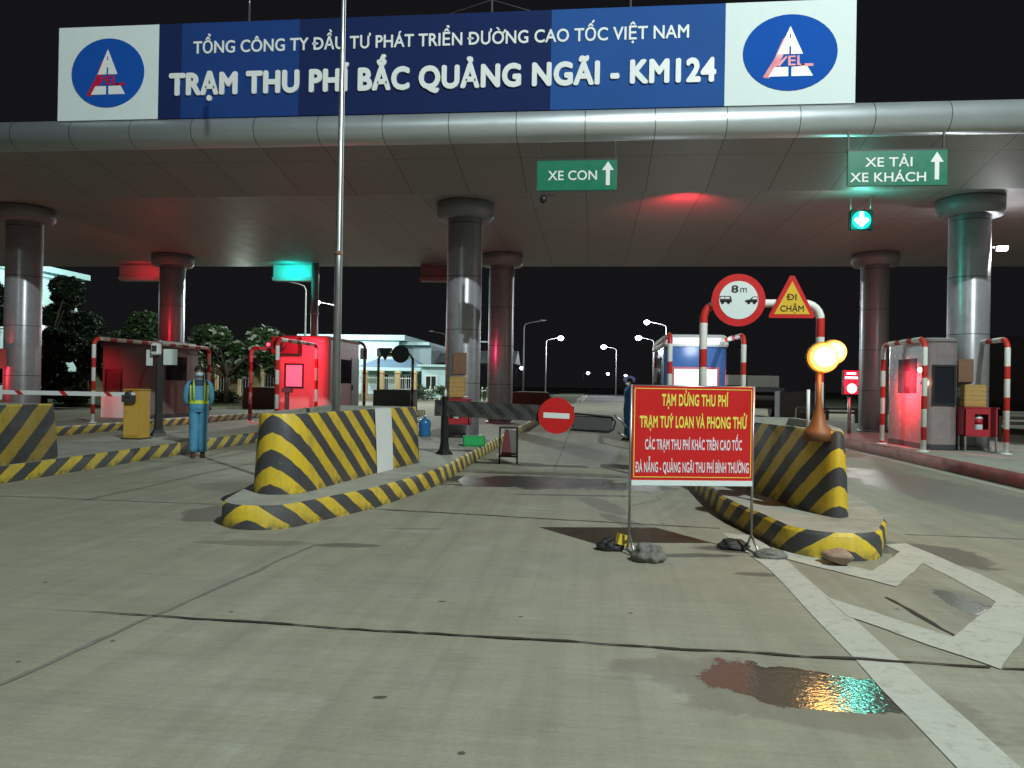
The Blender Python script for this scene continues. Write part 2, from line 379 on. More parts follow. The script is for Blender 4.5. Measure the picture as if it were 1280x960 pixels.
# ------------------------------------------------------------------ ground
def mp_chalk(t, tc):
    q = N(t, 'ShaderNodeMapping'); q.inputs['Scale'].default_value = (.6, 3.2, 1); q.inputs['Location'].default_value = (3, 7, 0); L(t, tc, q.inputs[0]); return q.outputs[0]
def mat_ground():
    mt, t, b = nodes('plaza_concrete')
    tc = N(t, 'ShaderNodeTexCoord').outputs['Object']
    s = N(t, 'ShaderNodeSeparateXYZ'); L(t, tc, s.inputs[0])
    big = NOISE(t, tc, .35, 6, .6); mid = NOISE(t, tc, 2.2, 7, .65); fine = NOISE(t, tc, 28, 6, .7)
    mp = N(t, 'ShaderNodeMapping'); mp.inputs['Scale'].default_value = (.35, 9, 1); L(t, tc, mp.inputs[0])
    streak = NOISE(t, mp.outputs[0], 3.0, 6, .7)
    mp2 = N(t, 'ShaderNodeMapping'); mp2.inputs['Scale'].default_value = (7, .25, 1); L(t, tc, mp2.inputs[0])
    tyre = NOISE(t, mp2.outputs[0], .8, 4, .6, .45, .75)
    c = MIX(t, big, (.235, .222, .158), (.37, .352, .265))
    c = MIX(t, MA(t, 'MULTIPLY', NOISE(t, tc, 2.2, 7, .65, .38, .68), .45), c, (.17, .165, .13))
    chalk = MA(t, 'MULTIPLY', NOISE(t, tc, .8, 8, .7, .52, .66), NOISE(t, mp_chalk(t, tc), 1.3, 6, .7, .4, .6))
    c = MIX(t, MA(t, 'MULTIPLY', chalk, .55), c, (.42, .43, .39))
    c = MIX(t, MA(t, 'MULTIPLY', MA(t, 'SUBTRACT', streak, .38), 1.1, clamp=True), c, (.40, .39, .33))
    c = MIX(t, MA(t, 'MULTIPLY', tyre, .34), c, (.12, .115, .095))
    c = MIX(t, MA(t, 'MULTIPLY', NOISE(t, tc, 45, 6, .8, .35, .7), .30), c, (.13, .13, .105))
    # dark oil drops
    vo = t.nodes.new('ShaderNodeTexVoronoi'); vo.inputs['Scale'].default_value = 3.3; L(t, tc, vo.inputs['Vector'])
    wn = NOISE(t, tc, 40, 2)
    dd = MA(t, 'SUBTRACT', vo.outputs['Distance'], MA(t, 'MULTIPLY', wn, .035))
    spot = t.nodes.new('ShaderNodeMapRange'); spot.inputs[1].default_value = .042; spot.inputs[2].default_value = .020
    L(t, dd, spot.inputs[0])
    gate = t.nodes.new('ShaderNodeSeparateColor'); L(t, vo.outputs['Color'], gate.inputs[0])
    sp = MA(t, 'MULTIPLY', spot.outputs[0], MA(t, 'GREATER_THAN', gate.outputs[0], .35))
    c = MIX(t, MA(t, 'MULTIPLY', sp, .85), c, (.04, .035, .03))
    rough = MA(t, 'MULTIPLY_ADD', mid, -.25, .86)
    # stains, wet patches and one painted shade: (x, y, rx, ry, rot, colour, amount, wetness)
    wet_n = NOISE(t, tc, 3.2, 6, .65)
    st = [(1.02, 3.66, .50, .27, -.25, (.032, .026, .022), .93, 1.0),
          (2.50, 5.22, .12, .42, .10, (.13, .13, .12), .75, 1.0),
          (.88, 6.42, .36, .085, .15, (.085, .075, .06), .85, .3), (1.32, 6.75, .35, .16, .1, (.075, .065, .05), .8, .3),
          (1.27, 5.85, .16, .06, 0, (.10, .09, .07), .8, .2),
          (-.85, 10.9, 1.35, .75, .05, (.022, .019, .016), .95, .42), (.55, 10.6, .7, .28, .2, (.07, .065, .055), .8, .4),
          (.15, 8.95, .18, .7, .35, (.12, .115, .095), .6, .2),
          (-2.1, 6.25, .30, .085, .1, (.10, .095, .08), .75, .2), (-1.65, 7.1, .3, .05, .1, (.12, .115, .1), .5, .1),
          (2.95, 6.85, .42, .55, .3, (.09, .08, .06), .8, .3), (-4.0, 7.5, .3, .5, .2, (.10, .09, .075), .7, .2),  # second patch puts the shade left of the barrier nose into the colour
          (.98, 3.56, .85, .34, -.3, (.12, .11, .085), .42, .15), (2.5, 5.2, .26, .6, .1, (.16, .155, .13), .4, .15),
          (-1.3, 10.4, 1.0, .09, .05, (.03, .027, .022), .9, .4), (-.6, 11.9, 1.6, .16, -.05, (.06, .055, .045), .8, .3), (-.2, 9.7, .8, .07, .12, (.06, .055, .045), .8, .3),
          (.35, 7.9, .12, .5, .5, (.11, .10, .08), .6, .2), (-.92, 3.25, .035, .018, .3, (.05, .04, .03), .85, .2), (-.95, 4.75, .03, .015, 0, (.05, .04, .03), .8, .2),
          (-2.9, 6.2, .5, .12, .1, (.13, .125, .10), .55, .1), (-4.5, 9.5, .8, .5, 0, (.14, .135, .11), .5, .1), (2.6, 3.4, .25, .5, .4, (.14, .13, .11), .4, .1),
          (2.9, 22, .8, 4, 0, (.1, .1, .085), .5, .3), (-.3, 16.5, .9, 3.2, .1, (.12, .115, .1), .55, .3),
          (5.0, 11.5, .8, 3.0, .05, (.10, .10, .10), .55, .35)]
    wetsum = None
    for (cx, cy, rx, ry, rot, colr, amt, wet) in st:
        q = N(t, 'ShaderNodeMapping'); q.vector_type = 'TEXTURE'
        q.inputs['Location'].default_value = (cx, cy, 0); q.inputs['Rotation'].default_value = (0, 0, rot)
        q.inputs['Scale'].default_value = (rx, ry, 1e3); L(t, tc, q.inputs[0])
        ln = t.nodes.new('ShaderNodeVectorMath'); ln.operation = 'LENGTH'; L(t, q.outputs[0], ln.inputs[0])
        d = MA(t, 'ADD', ln.outputs['Value'], MA(t, 'MULTIPLY', MA(t, 'SUBTRACT', wet_n, .5), 1.5))
        r = t.nodes.new('ShaderNodeMapRange'); r.inputs[1].default_value = 1.06 if wet < .9 else 1.03; r.inputs[2].default_value = .90 if wet < .9 else .97
        L(t, d, r.inputs[0]); mask = MA(t, 'MULTIPLY', r.outputs[0], amt)
        c = MIX(t, mask, c, colr)
        wm = MA(t, 'MULTIPLY', r.outputs[0], wet)
        wetsum = wm if wetsum is None else MA(t, 'MAXIMUM', wetsum, wm)
    L(t, c, b.inputs['Base Color'])
    rr = t.nodes.new('ShaderNodeMix'); rr.data_type = 'FLOAT'
    L(t, wetsum, rr.inputs[0]); L(t, rough, rr.inputs[2]); rr.inputs[3].default_value = .04
    L(t, rr.outputs[0], b.inputs['Roughness'])
    bp = t.nodes.new('ShaderNodeBump'); bp.inputs['Distance'].default_value = .012
    L(t, MA(t, 'MULTIPLY_ADD', wetsum, -.28, .42), bp.inputs['Strength'])
    hm = t.nodes.new('ShaderNodeMix'); hm.data_type = 'FLOAT'; L(t, wetsum, hm.inputs[0]); L(t, MA(t, 'ADD', fine, MA(t, 'MULTIPLY', streak, .8)), hm.inputs[2])
    L(t, MA(t, 'ADD', MA(t, 'MULTIPLY', NOISE(t, tc, 34, 2), .8), MA(t, 'MULTIPLY', NOISE(t, tc, 120, 1), .25)), hm.inputs[3]); L(t, hm.outputs[0], bp.inputs['Height']); L(t, bp.outputs[0], b.inputs['Normal'])
    return mt
GROUND = mat_ground()
mb = MB(); mb.add([(-900, -300, 0), (900, -300, 0), (900, 2500, 0), (-900, 2500, 0)], [(0, 1, 2, 3)])
struct(mb.build('ground', GROUND))

def mat_mark():
    mt, t, b = nodes('road_paint')
    tc = N(t, 'ShaderNodeTexCoord').outputs['Object']
    c = MIX(t, NOISE(t, tc, 2, 5, .6), (.38, .385, .33), (.50, .50, .44))
    w = NOISE(t, tc, 11, 8, .75, .52, .66)
    c = MIX(t, MA(t, 'MULTIPLY', w, .7), c, (.24, .23, .19))
    mp = N(t, 'ShaderNodeMapping'); mp.inputs['Scale'].default_value = (2, 30, 1); mp.inputs['Rotation'].default_value = (0, 0, .6); L(t, tc, mp.inputs[0])
    c = MIX(t, MA(t, 'MULTIPLY', NOISE(t, mp.outputs[0], 2, 4, .6, .5, .7), .3), c, (.30, .30, .26))
    L(t, c, b.inputs['Base Color']); b.inputs['Roughness'].default_value = .75
    return mt
MARKW = mat_mark()
def jitter_strip(name, p0, p1, w, m_, z=.004, seg=.09, jit=.3, taper=False, wmin=.4):
    p0, p1 = Vector(p0), Vector(p1); n = max(2, int((p1-p0).length/seg)); d = (p1-p0).normalized(); q = Vector((-d.y, d.x))
    rnd = random.Random(hash((round(p0.x, 2), round(p1.y, 2))) & 0xffff)
    a, b_ = [], []; off = 0
    for i in range(n+1):
        p = p0.lerp(p1, i/n); off = off*.8+rnd.uniform(-1, 1)*w*jit
        ww = w/2*rnd.uniform(wmin, 1.15)
        if taper: ww *= min(1, i/(n*.25)+.08)
        a.append((*(p+q*(off+ww)), z)); b_.append((*(p+q*(off-ww)), z))
    mb = MB(); mb.add(a+b_, [(i, n+1+i, n+2+i, i+1) for i in range(n)])
    return struct(mb.build(name, m_))
TAR = mat('tar_joint', (.035, .03, .026), .8, var=.4, scale=20)
FAINT = mat('faint_joint', (.17, .17, .145), .85, var=.4, scale=12)
jitter_strip('joint_seam', (-3.2, 4.16), (2.05, 4.055), .032, TAR, z=.0085, taper=True)
jitter_strip('joint_seam', (2.1, 4.05), (2.42, 4.06), .028, TAR, z=.0085)
jitter_strip('joint_seam', (2.55, 4.06), (3.9, 4.03), .03, TAR, z=.0085)
jitter_strip('joint_seam', (-2.5, 8.12), (1.3, 7.72), .035, TAR)
jitter_strip('joint_seam', (3.1, 7.75), (6.35, 7.7), .03, FAINT)
jitter_strip('joint_seam', (-2.1, 12.2), (1.4, 12.1), .04, TAR)
jitter_strip('joint_seam', (-7.4, 8.1), (-4.1, 8.05), .03, FAINT)
jitter_strip('joint_seam', (-8, 12.1), (-4.2, 12.0), .04, FAINT)
jitter_strip('joint_seam', (-2.66, 3.1), (-2.35, 6.2), .035, FAINT)
jitter_strip('joint_seam', (2.02, 5.35), (2.12, 4.42), .04, TAR, wmin=.25)
jitter_strip('joint_seam', (2.22, 3.92), (2.28, 3.3), .045, TAR, wmin=.25)
jitter_strip('joint_seam', (2.42, 0.5), (2.3, 3.2), .04, FAINT)
jitter_strip('joint_seam', (-.62, 12.5), (-.75, 30), .04, FAINT)
jitter_strip('joint_seam', (-5.8, 8), (-5.9, 26), .04, FAINT)
for pts in ([(.5, 9.0), (.9, 9.6), (.7, 10.3)], [(-6.3, 9.2), (-5.8, 9.9), (-5.9, 10.9)]):
    for a_, b__ in zip(pts, pts[1:]): jitter_strip('crack', a_, b__, .012, FAINT, z=.0045, seg=.05, jit=.6, wmin=.2)
# painted markings in front of the right island
def mark(pts): return flat_poly('lane_marking', pts, .004, MARKW)
def wavy(pts, n=8, a=.008):
    out = []
    for i in range(len(pts)):
        p, q = Vector(pts[i]), Vector(pts[(i+1) % len(pts)])
        for k in range(n):
            v = p.lerp(q, k/n); out.append((v.x+random.uniform(-a, a), v.y+random.uniform(-a, a)))
    return out
mark(wavy([(1.36, .6), (1.62, .6), (1.62, 6.1), (1.58, 7.4), (1.28, 7.45), (1.40, 6.0)], 14, .006))
def vband(cx, tip, w=.34, z=.0062, k=1.0):
    pts = [(1.60, tip+.82), (cx, tip+.02), (2.84, tip+1.02*k), (2.84, tip+1.02*k+w), (cx, tip+w+.06), (1.60, tip+.82+w)]
    return flat_poly('lane_marking', wavy(pts, 10, .008), z, MARKW)
vband(2.08, 4.02, .44); vband(2.2, 5.62, .42); 
mark(wavy([(2.70, 4.4), (2.97, 4.4), (3.02, 6.0), (2.93, 7.3), (2.70, 7.2), (2.74, 6.0)], 10, .008))
mark([(6.15, 8), (6.27, 8), (6.22, 60), (6.1, 60)])
mark([(-13.0+5.6, 30), (-13+5.72, 30), (-13+5.72, 120), (-13+5.6, 120)])

# ------------------------------------------------------------------ islands
def outline(tip, cx, hw, y_end, r, taper, n=7, x_l=None, x_r=None):
    """rounded wedge: list of points going anticlockwise starting at the nose tip; x_l/x_r let the flanks differ"""
    xl = cx-hw if x_l is None else x_l; xr = cx+hw if x_r is None else x_r
    R = []
    for k in range(0, n+1):
        a = -pi/2+(pi*.42)*k/n; R.append((cx+r*cos(a), tip+r+r*sin(a)))
    R += [(cx+(xr-cx)*f, tip+taper*g) for f, g in ((.72, .40), (.90, .72), (1.0, 1.0))]
    R += [(xr, y) for y in [tip+taper+ (y_end-tip-taper)*k/6 for k in range(1, 7)]]
    Lf = []
    for k in range(1, n+1):
        a = -pi/2-(pi*.42)*k/n; Lf.append((cx+r*cos(a), tip+r+r*sin(a)))
    Lf += [(cx+(xl-cx)*f, tip+taper*g) for f, g in ((.72, .40), (.90, .72), (1.0, 1.0))]
    Lf += [(xl, y) for y in [tip+taper+(y_end-tip-taper)*k/6 for k in range(1, 7)]]
    return R, Lf
def us_from(R, Lf):
    def acc(p):
        o = [0]
        for i in range(1, len(p)): o.append(o[-1]+(Vector(p[i])-Vector(p[i-1])).length)
        return o
    a = acc(R); b_ = acc([R[0]]+Lf)[1:]
    loop = R+Lf[::-1]
    us = [sqrt(u*u+.007) for u in a+b_[::-1]+[0]]
    return loop, us
def inset(loop, d):
    n = len(loop); out = []
    for i in range(n):
        p0, p, p1 = Vector(loop[i-1]), Vector(loop[i]), Vector(loop[(i+1) % n])
        e1 = (p-p0).normalized(); e2 = (p1-p).normalized()
        n1 = Vector((-e1.y, e1.x)); n2 = Vector((-e2.y, e2.x)); m_ = (n1+n2)
        m_ = m_.normalized() if m_.length > 1e-6 else n1
        k = d/max(.5, m_.dot(n1)); out.append(tuple(p+m_*k))
    return out
def island(name, tip, cx, hw, y_end, r, taper, h, paint, **kw):
    R, Lf = outline(tip, cx, hw, y_end, r, taper, **kw); loop, us = us_from(R, Lf)
    mb = MB()
    z = lambda lp, zz: [(x, y, zz) for x, y in lp]
    bot, mid, top = z(loop, -.02), z(loop, h-.03), z(inset(loop, .025), h)
    mb.loft([bot, mid], mi=1, us=us, caps=False, smooth=True)
    mb.loft([mid, top], mi=1, us=us, caps=False)
    n = len(loop); mb.add(top, [tuple(range(n))], None, 0)
    return struct(mb.build(name, [CONC, paint]))
island('pavement', 6.72, -3.22, 1.1, 30, .42, 3.6, .23, KERB, x_l=-4.15, x_r=-2.12)
island('pavement', 6.43, 2.10, .95, 30, .42, 2.0, .23, KERB, x_l=1.43, x_r=2.97)
island('pavement', 4.5, -8.7, 1.1, 34, .5, 3.0, .23, KERB_O, x_l=-9.8, x_r=-7.72)
island('pavement', 7.5, -14.1, 1.2, 34, .5, 3.0, .23, KERB_O)
island('pavement', 6.0, 8.2, 1.8, 32, .6, 4.0, .23, KERB_R)
# water stain / notch covers on the kerb are part of the islands' paint

# ------------------------------------------------------------------ concrete crash barriers
def barrier(label, tip, cx, rows, y_end, z0, z1, paint, white=None, closed_nose=True):
    """rows: (distance behind tip, half width)"""
    R = [(cx, tip)]+[(cx+w, tip+d) for d, w in rows]+[(cx+rows[-1][1], y_end)]
    Lf = [(cx-w, tip+d) for d, w in rows]+[(cx-rows[-1][1], y_end)]
    loop, us = us_from(R, Lf)
    t = thing('crash_barrier', label, 'crash barrier', (cx, tip, z0))
    loc = [(x-cx, y-tip) for x, y in loop]
    z = lambda lp, zz: [(x, y, zz) for x, y in lp]
    H = z1-z0; mb = MB()
    a, b_, c = z(loc, 0), z(inset(loc, .02), H*.5), z(inset(loc, .05), H-.02)
    mb.loft([a, b_, c], us=us, caps=False, smooth=True)
    MBt = MB(); d1, d2, d3 = z(inset(loc, .06), H), z(inset(loc, .15), H), z(inset(loc, .15), H-.14)
    mb.loft([c, d1], us=us, caps=False)
    o = mb.build('wall', [paint], t)
    MBt.loft([d1, d2], caps=False); MBt.loft([d2, d3], caps=False); MBt.add(d3, [tuple(range(len(d3)))], None, 0)
    MBt.build('top_rim', [CONC], t)
    return t
bm_t = barrier('long black and yellow chevron barrier with a white painted strip and the flagpole', 7.42, -3.32,
        [(.03, .11), (.09, .20), (.2, .27), (.38, .32), (.8, .36), (2.2, .52), (3.5, .74)], 11.0, .23, 1.07, BARR)
# the white painted strip is a thin render coat on the right flank
mb = MB()
def flank(rows, d):
    pr = [(0, 0)]+rows
    for (a0, w0), (a1, w1) in zip(pr, pr[1:]):
        if a0 <= d <= a1: return w0+(w1-w0)*(d-a0)/(a1-a0)
Rm = [(.03, .11), (.09, .20), (.2, .27), (.38, .32), (.8, .36), (2.2, .52), (3.5, .74)]
d0, d1 = 2.12, 2.62
mb.add([(flank(Rm, d0)+.012, d0, .0), (flank(Rm, d1)+.012, d1, .0), (flank(Rm, d1)-.008, d1, .42), (flank(Rm, d0)-.008, d0, .42),
        (flank(Rm, d1)-.035, d1, .845), (flank(Rm, d0)-.035, d0, .845)], [(0, 1, 2, 3), (3, 2, 4, 5)])
mb.add([(flank(Rm, d0)-.035, d0, .846), (flank(Rm, d1)-.035, d1, .846), (flank(Rm, d1)-.17, d1, .846), (flank(Rm, d0)-.17, d0, .846)], [(0, 1, 2, 3)])
mb.build('white_strip', WHITE, bm_t)
barrier('black and yellow chevron barrier behind the red notice, carrying the amber flashing lamp', 7.2, 2.3,
        [(.03, .06), (.10, .11), (.6, .25), (1.4, .40), (2.7, .58)], 10.9, .23, 1.03, BARR)
barrier('black and yellow striped concrete barrier in front of the yellow cabinet, with diagonal bands only', 5.6, -8.45,
        [(.05, .12), (.3, .35), (1.5, .66)], 10.15, .23, 1.03, BARR_O)
for (x0, x1, y, lab) in ((-9.35, -7.7, 31, 'grey concrete barrier end under the backs of the round and triangular road signs'),
                         (-15.2, -13.7, 31, 'dull maroon barrier end at the far left behind the guard in blue'),
                         (-3.55, -1.75, 31, 'dull maroon barrier end beside the far middle column')):
    t = thing('crash_barrier', lab, 'crash barrier', ((x0+x1)/2, y, .2), group='far barrier ends')
    mb = MB(); w = (x1-x0)/2
    mb.loft([[(-w, 0, 0), (w, 0, 0), (w*.5, 3, 0), (-w*.5, 3, 0)], [(-w+.03, 0, .95), (w-.03, 0, .95), (w*.5, 2.95, .95), (-w*.5, 2.95, .95)]])
    mb.build('wall', mat('barrier_back_grey', (.13, .12, .13), .8, dirt=.4) if x0 == -9.35 else mat('barrier_back_maroon', (.16, .06, .06), .8, dirt=.4), t)
    mb = MB(); mb.box((0, 1.45, .965), (2*w*.72, 2.7, .03)); mb.build('top_rim', CONC, t)
# rubble lying in the hollow barrier top
rr = random.Random(3)
def stone(mb, c, s, rnd=rr, n=2):
    bm = bmesh.new(); bmesh.ops.create_icosphere(bm, subdivisions=n, radius=1)
    k = [rnd.uniform(.7, 1.25) for _ in range(3)]; ph = [rnd.uniform(0, 6) for _ in range(3)]
    vs = [(c[0]+v.co.x*s*k[0]*(1+.22*sin(3*v.co.y+ph[0])), c[1]+v.co.y*s*k[1]*(1+.22*sin(3*v.co.z+ph[1])), c[2]+v.co.z*s*k[2]*.6*(1+.2*sin(4*v.co.x+ph[2]))) for v in bm.verts]
    fs = [tuple(q.index for q in f.verts) for f in bm.faces]; bm.free()
    mb.add(vs, fs, None, 0, n > 2)
for i in range(9):
    mb = MB(); stone(mb, (0, 0, 0), .055, n=1)
    tag(mb.build('rubble', ROCK, None, (-3.3+rr.uniform(-.22, .22), 8.3+i*.22, 1.02)), 'broken stone lying in the hollow top of the left striped barrier', 'stone', 'rubble on the left striped barrier')
mb = MB(); stone(mb, (0, 0, .05), .13, n=3)
tag(mb.build('stone', mat('nose_stone', (.34, .24, .18), .9, bump=.8), None, (2.0, 6.28, .02)), 'flat tan stone against the nose of the right kerb', 'stone')

# ------------------------------------------------------------------ canopy
can = thing('toll_canopy', 'wide flat metal toll canopy with rounded silver front edge over all lanes', 'canopy', (0, 13, 0))
X0, X1 = -24.0, 20.0
mb = MB(); mb.tube([(X0, .38, 6.10), (X1, .38, 6.10)], .275, n=40); mb.build('fascia_tube', TUBE, can)
mb = MB()
prof = [(.42, 5.85), (2.5, 5.44), (2.5, 5.60), (12.9, 5.60), (12.9, 6.1), (.45, 6.30)]
n = len(prof); vs = [(X0, y, z) for y, z in prof]+[(X1, y, z) for y, z in prof]
mb.add(vs, [(i, i+1, n+i+1, n+i) for i in range(n-1)]+[(n-1, 0, n, 2*n-1), tuple(range(n)), tuple(range(n, 2*n))])
mb.build('soffit', SOFFIT, can)
# columns with collar capitals
def column(x, y, lab, r=.4, grp='silver round columns'):
    c = thing('column', lab, 'column', (x, y, .23), group=grp)
    mb = MB(); mb.lathe((0, 0, 0), [(r, 0), (r, 5.2)], 48); mb.build('shaft', ALU, c)
    mb = MB(); mb.lathe((0, 0, 5.0), [(r+.01, 0), (.62, 0), (.62, .06), (.66, .08), (.66, .34), (.6, .368)], 48); mb.build('capital', mat('capital_metal', (.26, .26, .28), .5, .3), c)
    mb = MB(); mb.lathe((0, 0, 0), [(r+.05, 0), (r+.05, .05), (r+.003, .06)], 48); mb.build('base_ring', STEEL, c)
column(8.02, 17, 'front silver column on the right with a red extinguisher box at its foot')
column(-3.0, 17, 'front silver column in the middle with a red extinguisher box at its foot')
column(-14.05, 17, 'front silver column nearest the left edge of the photo')
column(8.45, 23.6, 'rear silver column beside the red lit display on the right')
column(-2.95, 23.6, 'rear silver column just right of the middle front column')
column(-14.1, 23.6, 'dark rear column with a red light streak behind the guard')
mb = MB(); mb.tube([(0, 0, 0), (0, 0, 5.42)], .13, n=20)
dp = thing('drain_pipe', 'thin grey steel pipe rising to the canopy behind the red booth', 'pipe', (-9.75, 25.2, .2)); mb.build('pipe', STEEL, dp)
mb = MB()
for zz in (1.5, 3.6): mb.lathe((0, 0, zz), [(.15, 0), (.15, .06)], 20)
mb.build('bracket', STEEL, dp)

# ------------------------------------------------------------------ banner on the canopy
bn = thing('banner_sign', 'huge blue name board with white letters standing on the canopy edge', 'sign', (-10.26, 13.2, 6.32))
BW, BH = 14.61, 1.78
mb = MB(); mb.box((BW/2, .12, BH/2), (BW, .2, BH)); mb.build('backing', DGREY, bn)
BL = [mat('banner_navy', (.010, .022, .095), .8, spec=.15, var=.1, scale=1), mat('banner_mid_blue', (.014, .05, .21), .8, spec=.15, var=.15, scale=1), mat('banner_light_blue', (.022, .085, .30), .8, spec=.15, var=.15, scale=1)]
for xa, xb, km in ((2.03, 2.48, 0), (2.48, 4.78, 1), (4.78, 9.42, 0), (9.42, 12.44, 2)):
    mb = MB(); mb.box(((xa+xb)/2, 0, BH/2), (xb-xa-.004, .04, BH)); mb.build('blue_panel', BL[km], bn)
for x0, x1, lab in ((0, 2.03, None), (12.44, BW, None)):
    cxx = (x0+x1)/2
    mb = MB(); mb.box((cxx, -.001, BH/2), (x1-x0, .042, BH)); lp = mb.build('logo_panel', WHITEP, bn)
    k = (x1-x0)/2.03
    # oval emblem: blue disc, white road tapering upward, red brush stroke with letters
    mb = MB(); poly_plate(mb, circ(cxx-.0, BH*.50, .735*k, .655), -.034, -.02); em = mb.build('emblem', LOGO_B, lp)
    def q(x, z): return (cxx+(x)*k, BH*.5+z)
    wm = MB()
    poly_plate(wm, [q(0, .45), q(.20, -.03), q(-.20, -.03)], -.039, -.033)
    poly_plate(wm, [q(-.24, -.25), q(-.025, -.25), q(-.025, -.41), q(-.33, -.41)], -.039, -.033)
    poly_plate(wm, [q(.025, -.25), q(.27, -.25), q(.36, -.41), q(.025, -.41)], -.039, -.033)
    wm.build('emblem_road', LET, em)
    wm = MB(); poly_plate(wm, [q(-.013, -.03), q(.013, -.03), q(.013, .10), q(-.013, .10)], -.043, -.038)
    poly_plate(wm, [q(-.008, .24), q(.008, .24), q(.008, .31), q(-.008, .31)], -.043, -.038); wm.build('centre_line', LOGO_B, em)
    wm = MB(); poly_plate(wm, [q(-.12, .22), q(-.24, -.10), q(-.42, -.42), q(-.32, -.44), q(-.22, -.26), q(-.17, -.18), q(-.10, -.04), q(-.2, -.02), q(-.07, .28)], -.037, -.031)
    poly_plate(wm, [q(-.24, -.10), q(-.17, -.07), q(-.16, -.16), q(-.06, -.06), q(-.04, -.08), q(-.16, -.24), q(-.22, -.22)], -.0372, -.031)
    wm.build('red_stroke', LOGO_R, em)
    text('emblem_letters', 'EL', .26*k, .17, LOGO_R, em, (cxx-.03*k, -.036, BH*.5-.225), ext=.006, bold=.02)
    text('emblem_tail', '-', .20*k, .30, LOGO_R, em, (cxx+.16*k, -.036, BH*.5-.315), ext=.006, bold=.01)
def bx(px0, y): return None
text('lettering', 'TỔNG CÔNG TY ĐẦU TƯ PHÁT TRIỂN ĐƯỜNG CAO TỐC VIỆT NAM', 9.10, .235, LET, bn, (2.72, -.022, 1.205), ext=.01, bold=.016)
text('lettering', 'TRẠM THU PHÍ BẮC QUẢNG NGÃI - KM124', 10.03, .40, LET, bn, (2.26, -.022, .44), ext=.03, bold=.045)
for x in (-6.86, -2.03, .58):
    mb = MB(); mb.tube([(0, 0, 0), (0, 0, 2.6)], .022, n=8); mb.lathe((0, 0, 2.6), [(.02, 0), (.001, .22)], 8)
    lab = {-6.86: 'thin lightning rod above the left half of the banner', -2.03: 'thin lightning rod with wires above the banner centre', .58: 'thin lightning rod above the right half of the banner'}[x]
    r = thing('lightning_rod', lab, 'lightning rod', (x, 14.0, 6.2), group='rods on the canopy roof')
    mb.build('rod', STEEL, r)
    if x == -2.03:
        mb = MB(); mb.tube([(-1.9, 0, 2.0), (0, 0, 2.55), (1.7, 0, 2.0)], .008, n=6); mb.build('wire', DGREY, r)

# ------------------------------------------------------------------ hanging green lane signs
def hang_sign(lab, x0, x1, z0, z1, lines, arrow_x):
    t = thing('lane_sign', lab, 'sign', (x0, 13.15, z0), group='green lane signs under the canopy')
    w, h = x1-x0, z1-z0
    mb = MB(); mb.box((w/2, 0, h/2), (w, .05, h)); mb.build('panel', GREEN, t, bevel=.006)
    mb = MB()
    for xx in (.03, w-.03): mb.box((xx, .06, h+.17), (.03, .03, .36))
    mb.box((w/2, .02, h+.016), (w+.02, .07, .032)); mb.build('hanger', BLACK, t)
    for s, x, z, ww, c in lines: text('lettering', s, ww, c, LET, t, (x, -.026, z), ext=.003, bold=.014)
    mb = MB(); a = arrow_x
    poly_plate(mb, [(a-.035, .16*h), (a+.035, .16*h), (a+.035, .66*h), (a+.105, .66*h), (a, .95*h), (a-.105, .66*h), (a-.035, .66*h)], -.031, -.025)
    mb.build('arrow', LET, t)
    return t
hang_sign('green hanging sign reading XE CON with an up arrow', -1.05, .36, 4.87, 5.40, [('XE CON', .20, .185, .86, .17)], 1.25)
hang_sign('green hanging sign reading XE TẢI XE KHÁCH with an up arrow', 4.23, 5.83, 4.89, 5.48, [('XE TẢI', .28, .325, .76, .16), ('XE KHÁCH', .04, .07, 1.22, .16)], 1.43)
cv = thing('security_camera', 'small black camera hanging under the left corner of the XE CON sign', 'camera', (-.93, 13.2, 4.79))
mb = MB(); mb.lathe((0, 0, -.08), [(.02, -.05), (.06, -.02), (.065, .05), (.03, .09)], 16); mb.build('dome', BLACK, cv)
mb = MB(); mb.box((.07, 0, .03), (.25, .05, .03)); mb.build('bracket', BLACK, cv)
# overhead lane signals
GEM = mat_emit('green_led', (.05, 1, .75), 14); GWH = mat_emit('green_led_core', (.45, 1, .88), 60)
def signal(lab, x, y, z, lit):
    t = thing('lane_signal', lab, 'traffic signal', (x, y, z))
    mb = MB(); mb.box((0, .07, 0), (.46, .12, .42)); mb.build('housing', BLACK, t, bevel=.02)
    mb = MB()
    for sx in (-.2, .2): mb.tube([(sx, .08, .2), (sx, .08, .50)], .012, n=8)
    mb.build('hanger', STEEL, t)
    if lit:
        mb = MB(); poly_plate(mb, circ(0, 0, .19), -.002, .012); mb.build('lens', mat_emit('green_lens_glow', (.0, .5, .36), 1.0), t)
        mb = MB(); poly_plate(mb, [(-.035, .16), (.035, .16), (.035, -.02), (.10, .05), (.14, .0), (0, -.15), (-.14, .0), (-.10, .05), (-.035, -.02)], -.01, -.003)
        mb.build('arrow', GWH, t)
    return t
signal('lit green down arrow signal hanging under the right half of the canopy', 5.55, 16.3, 5.02, True)
lamp('green_signal_light', (5.55, 16.12, 5.02), 30, (.05, 1, .75), .15)
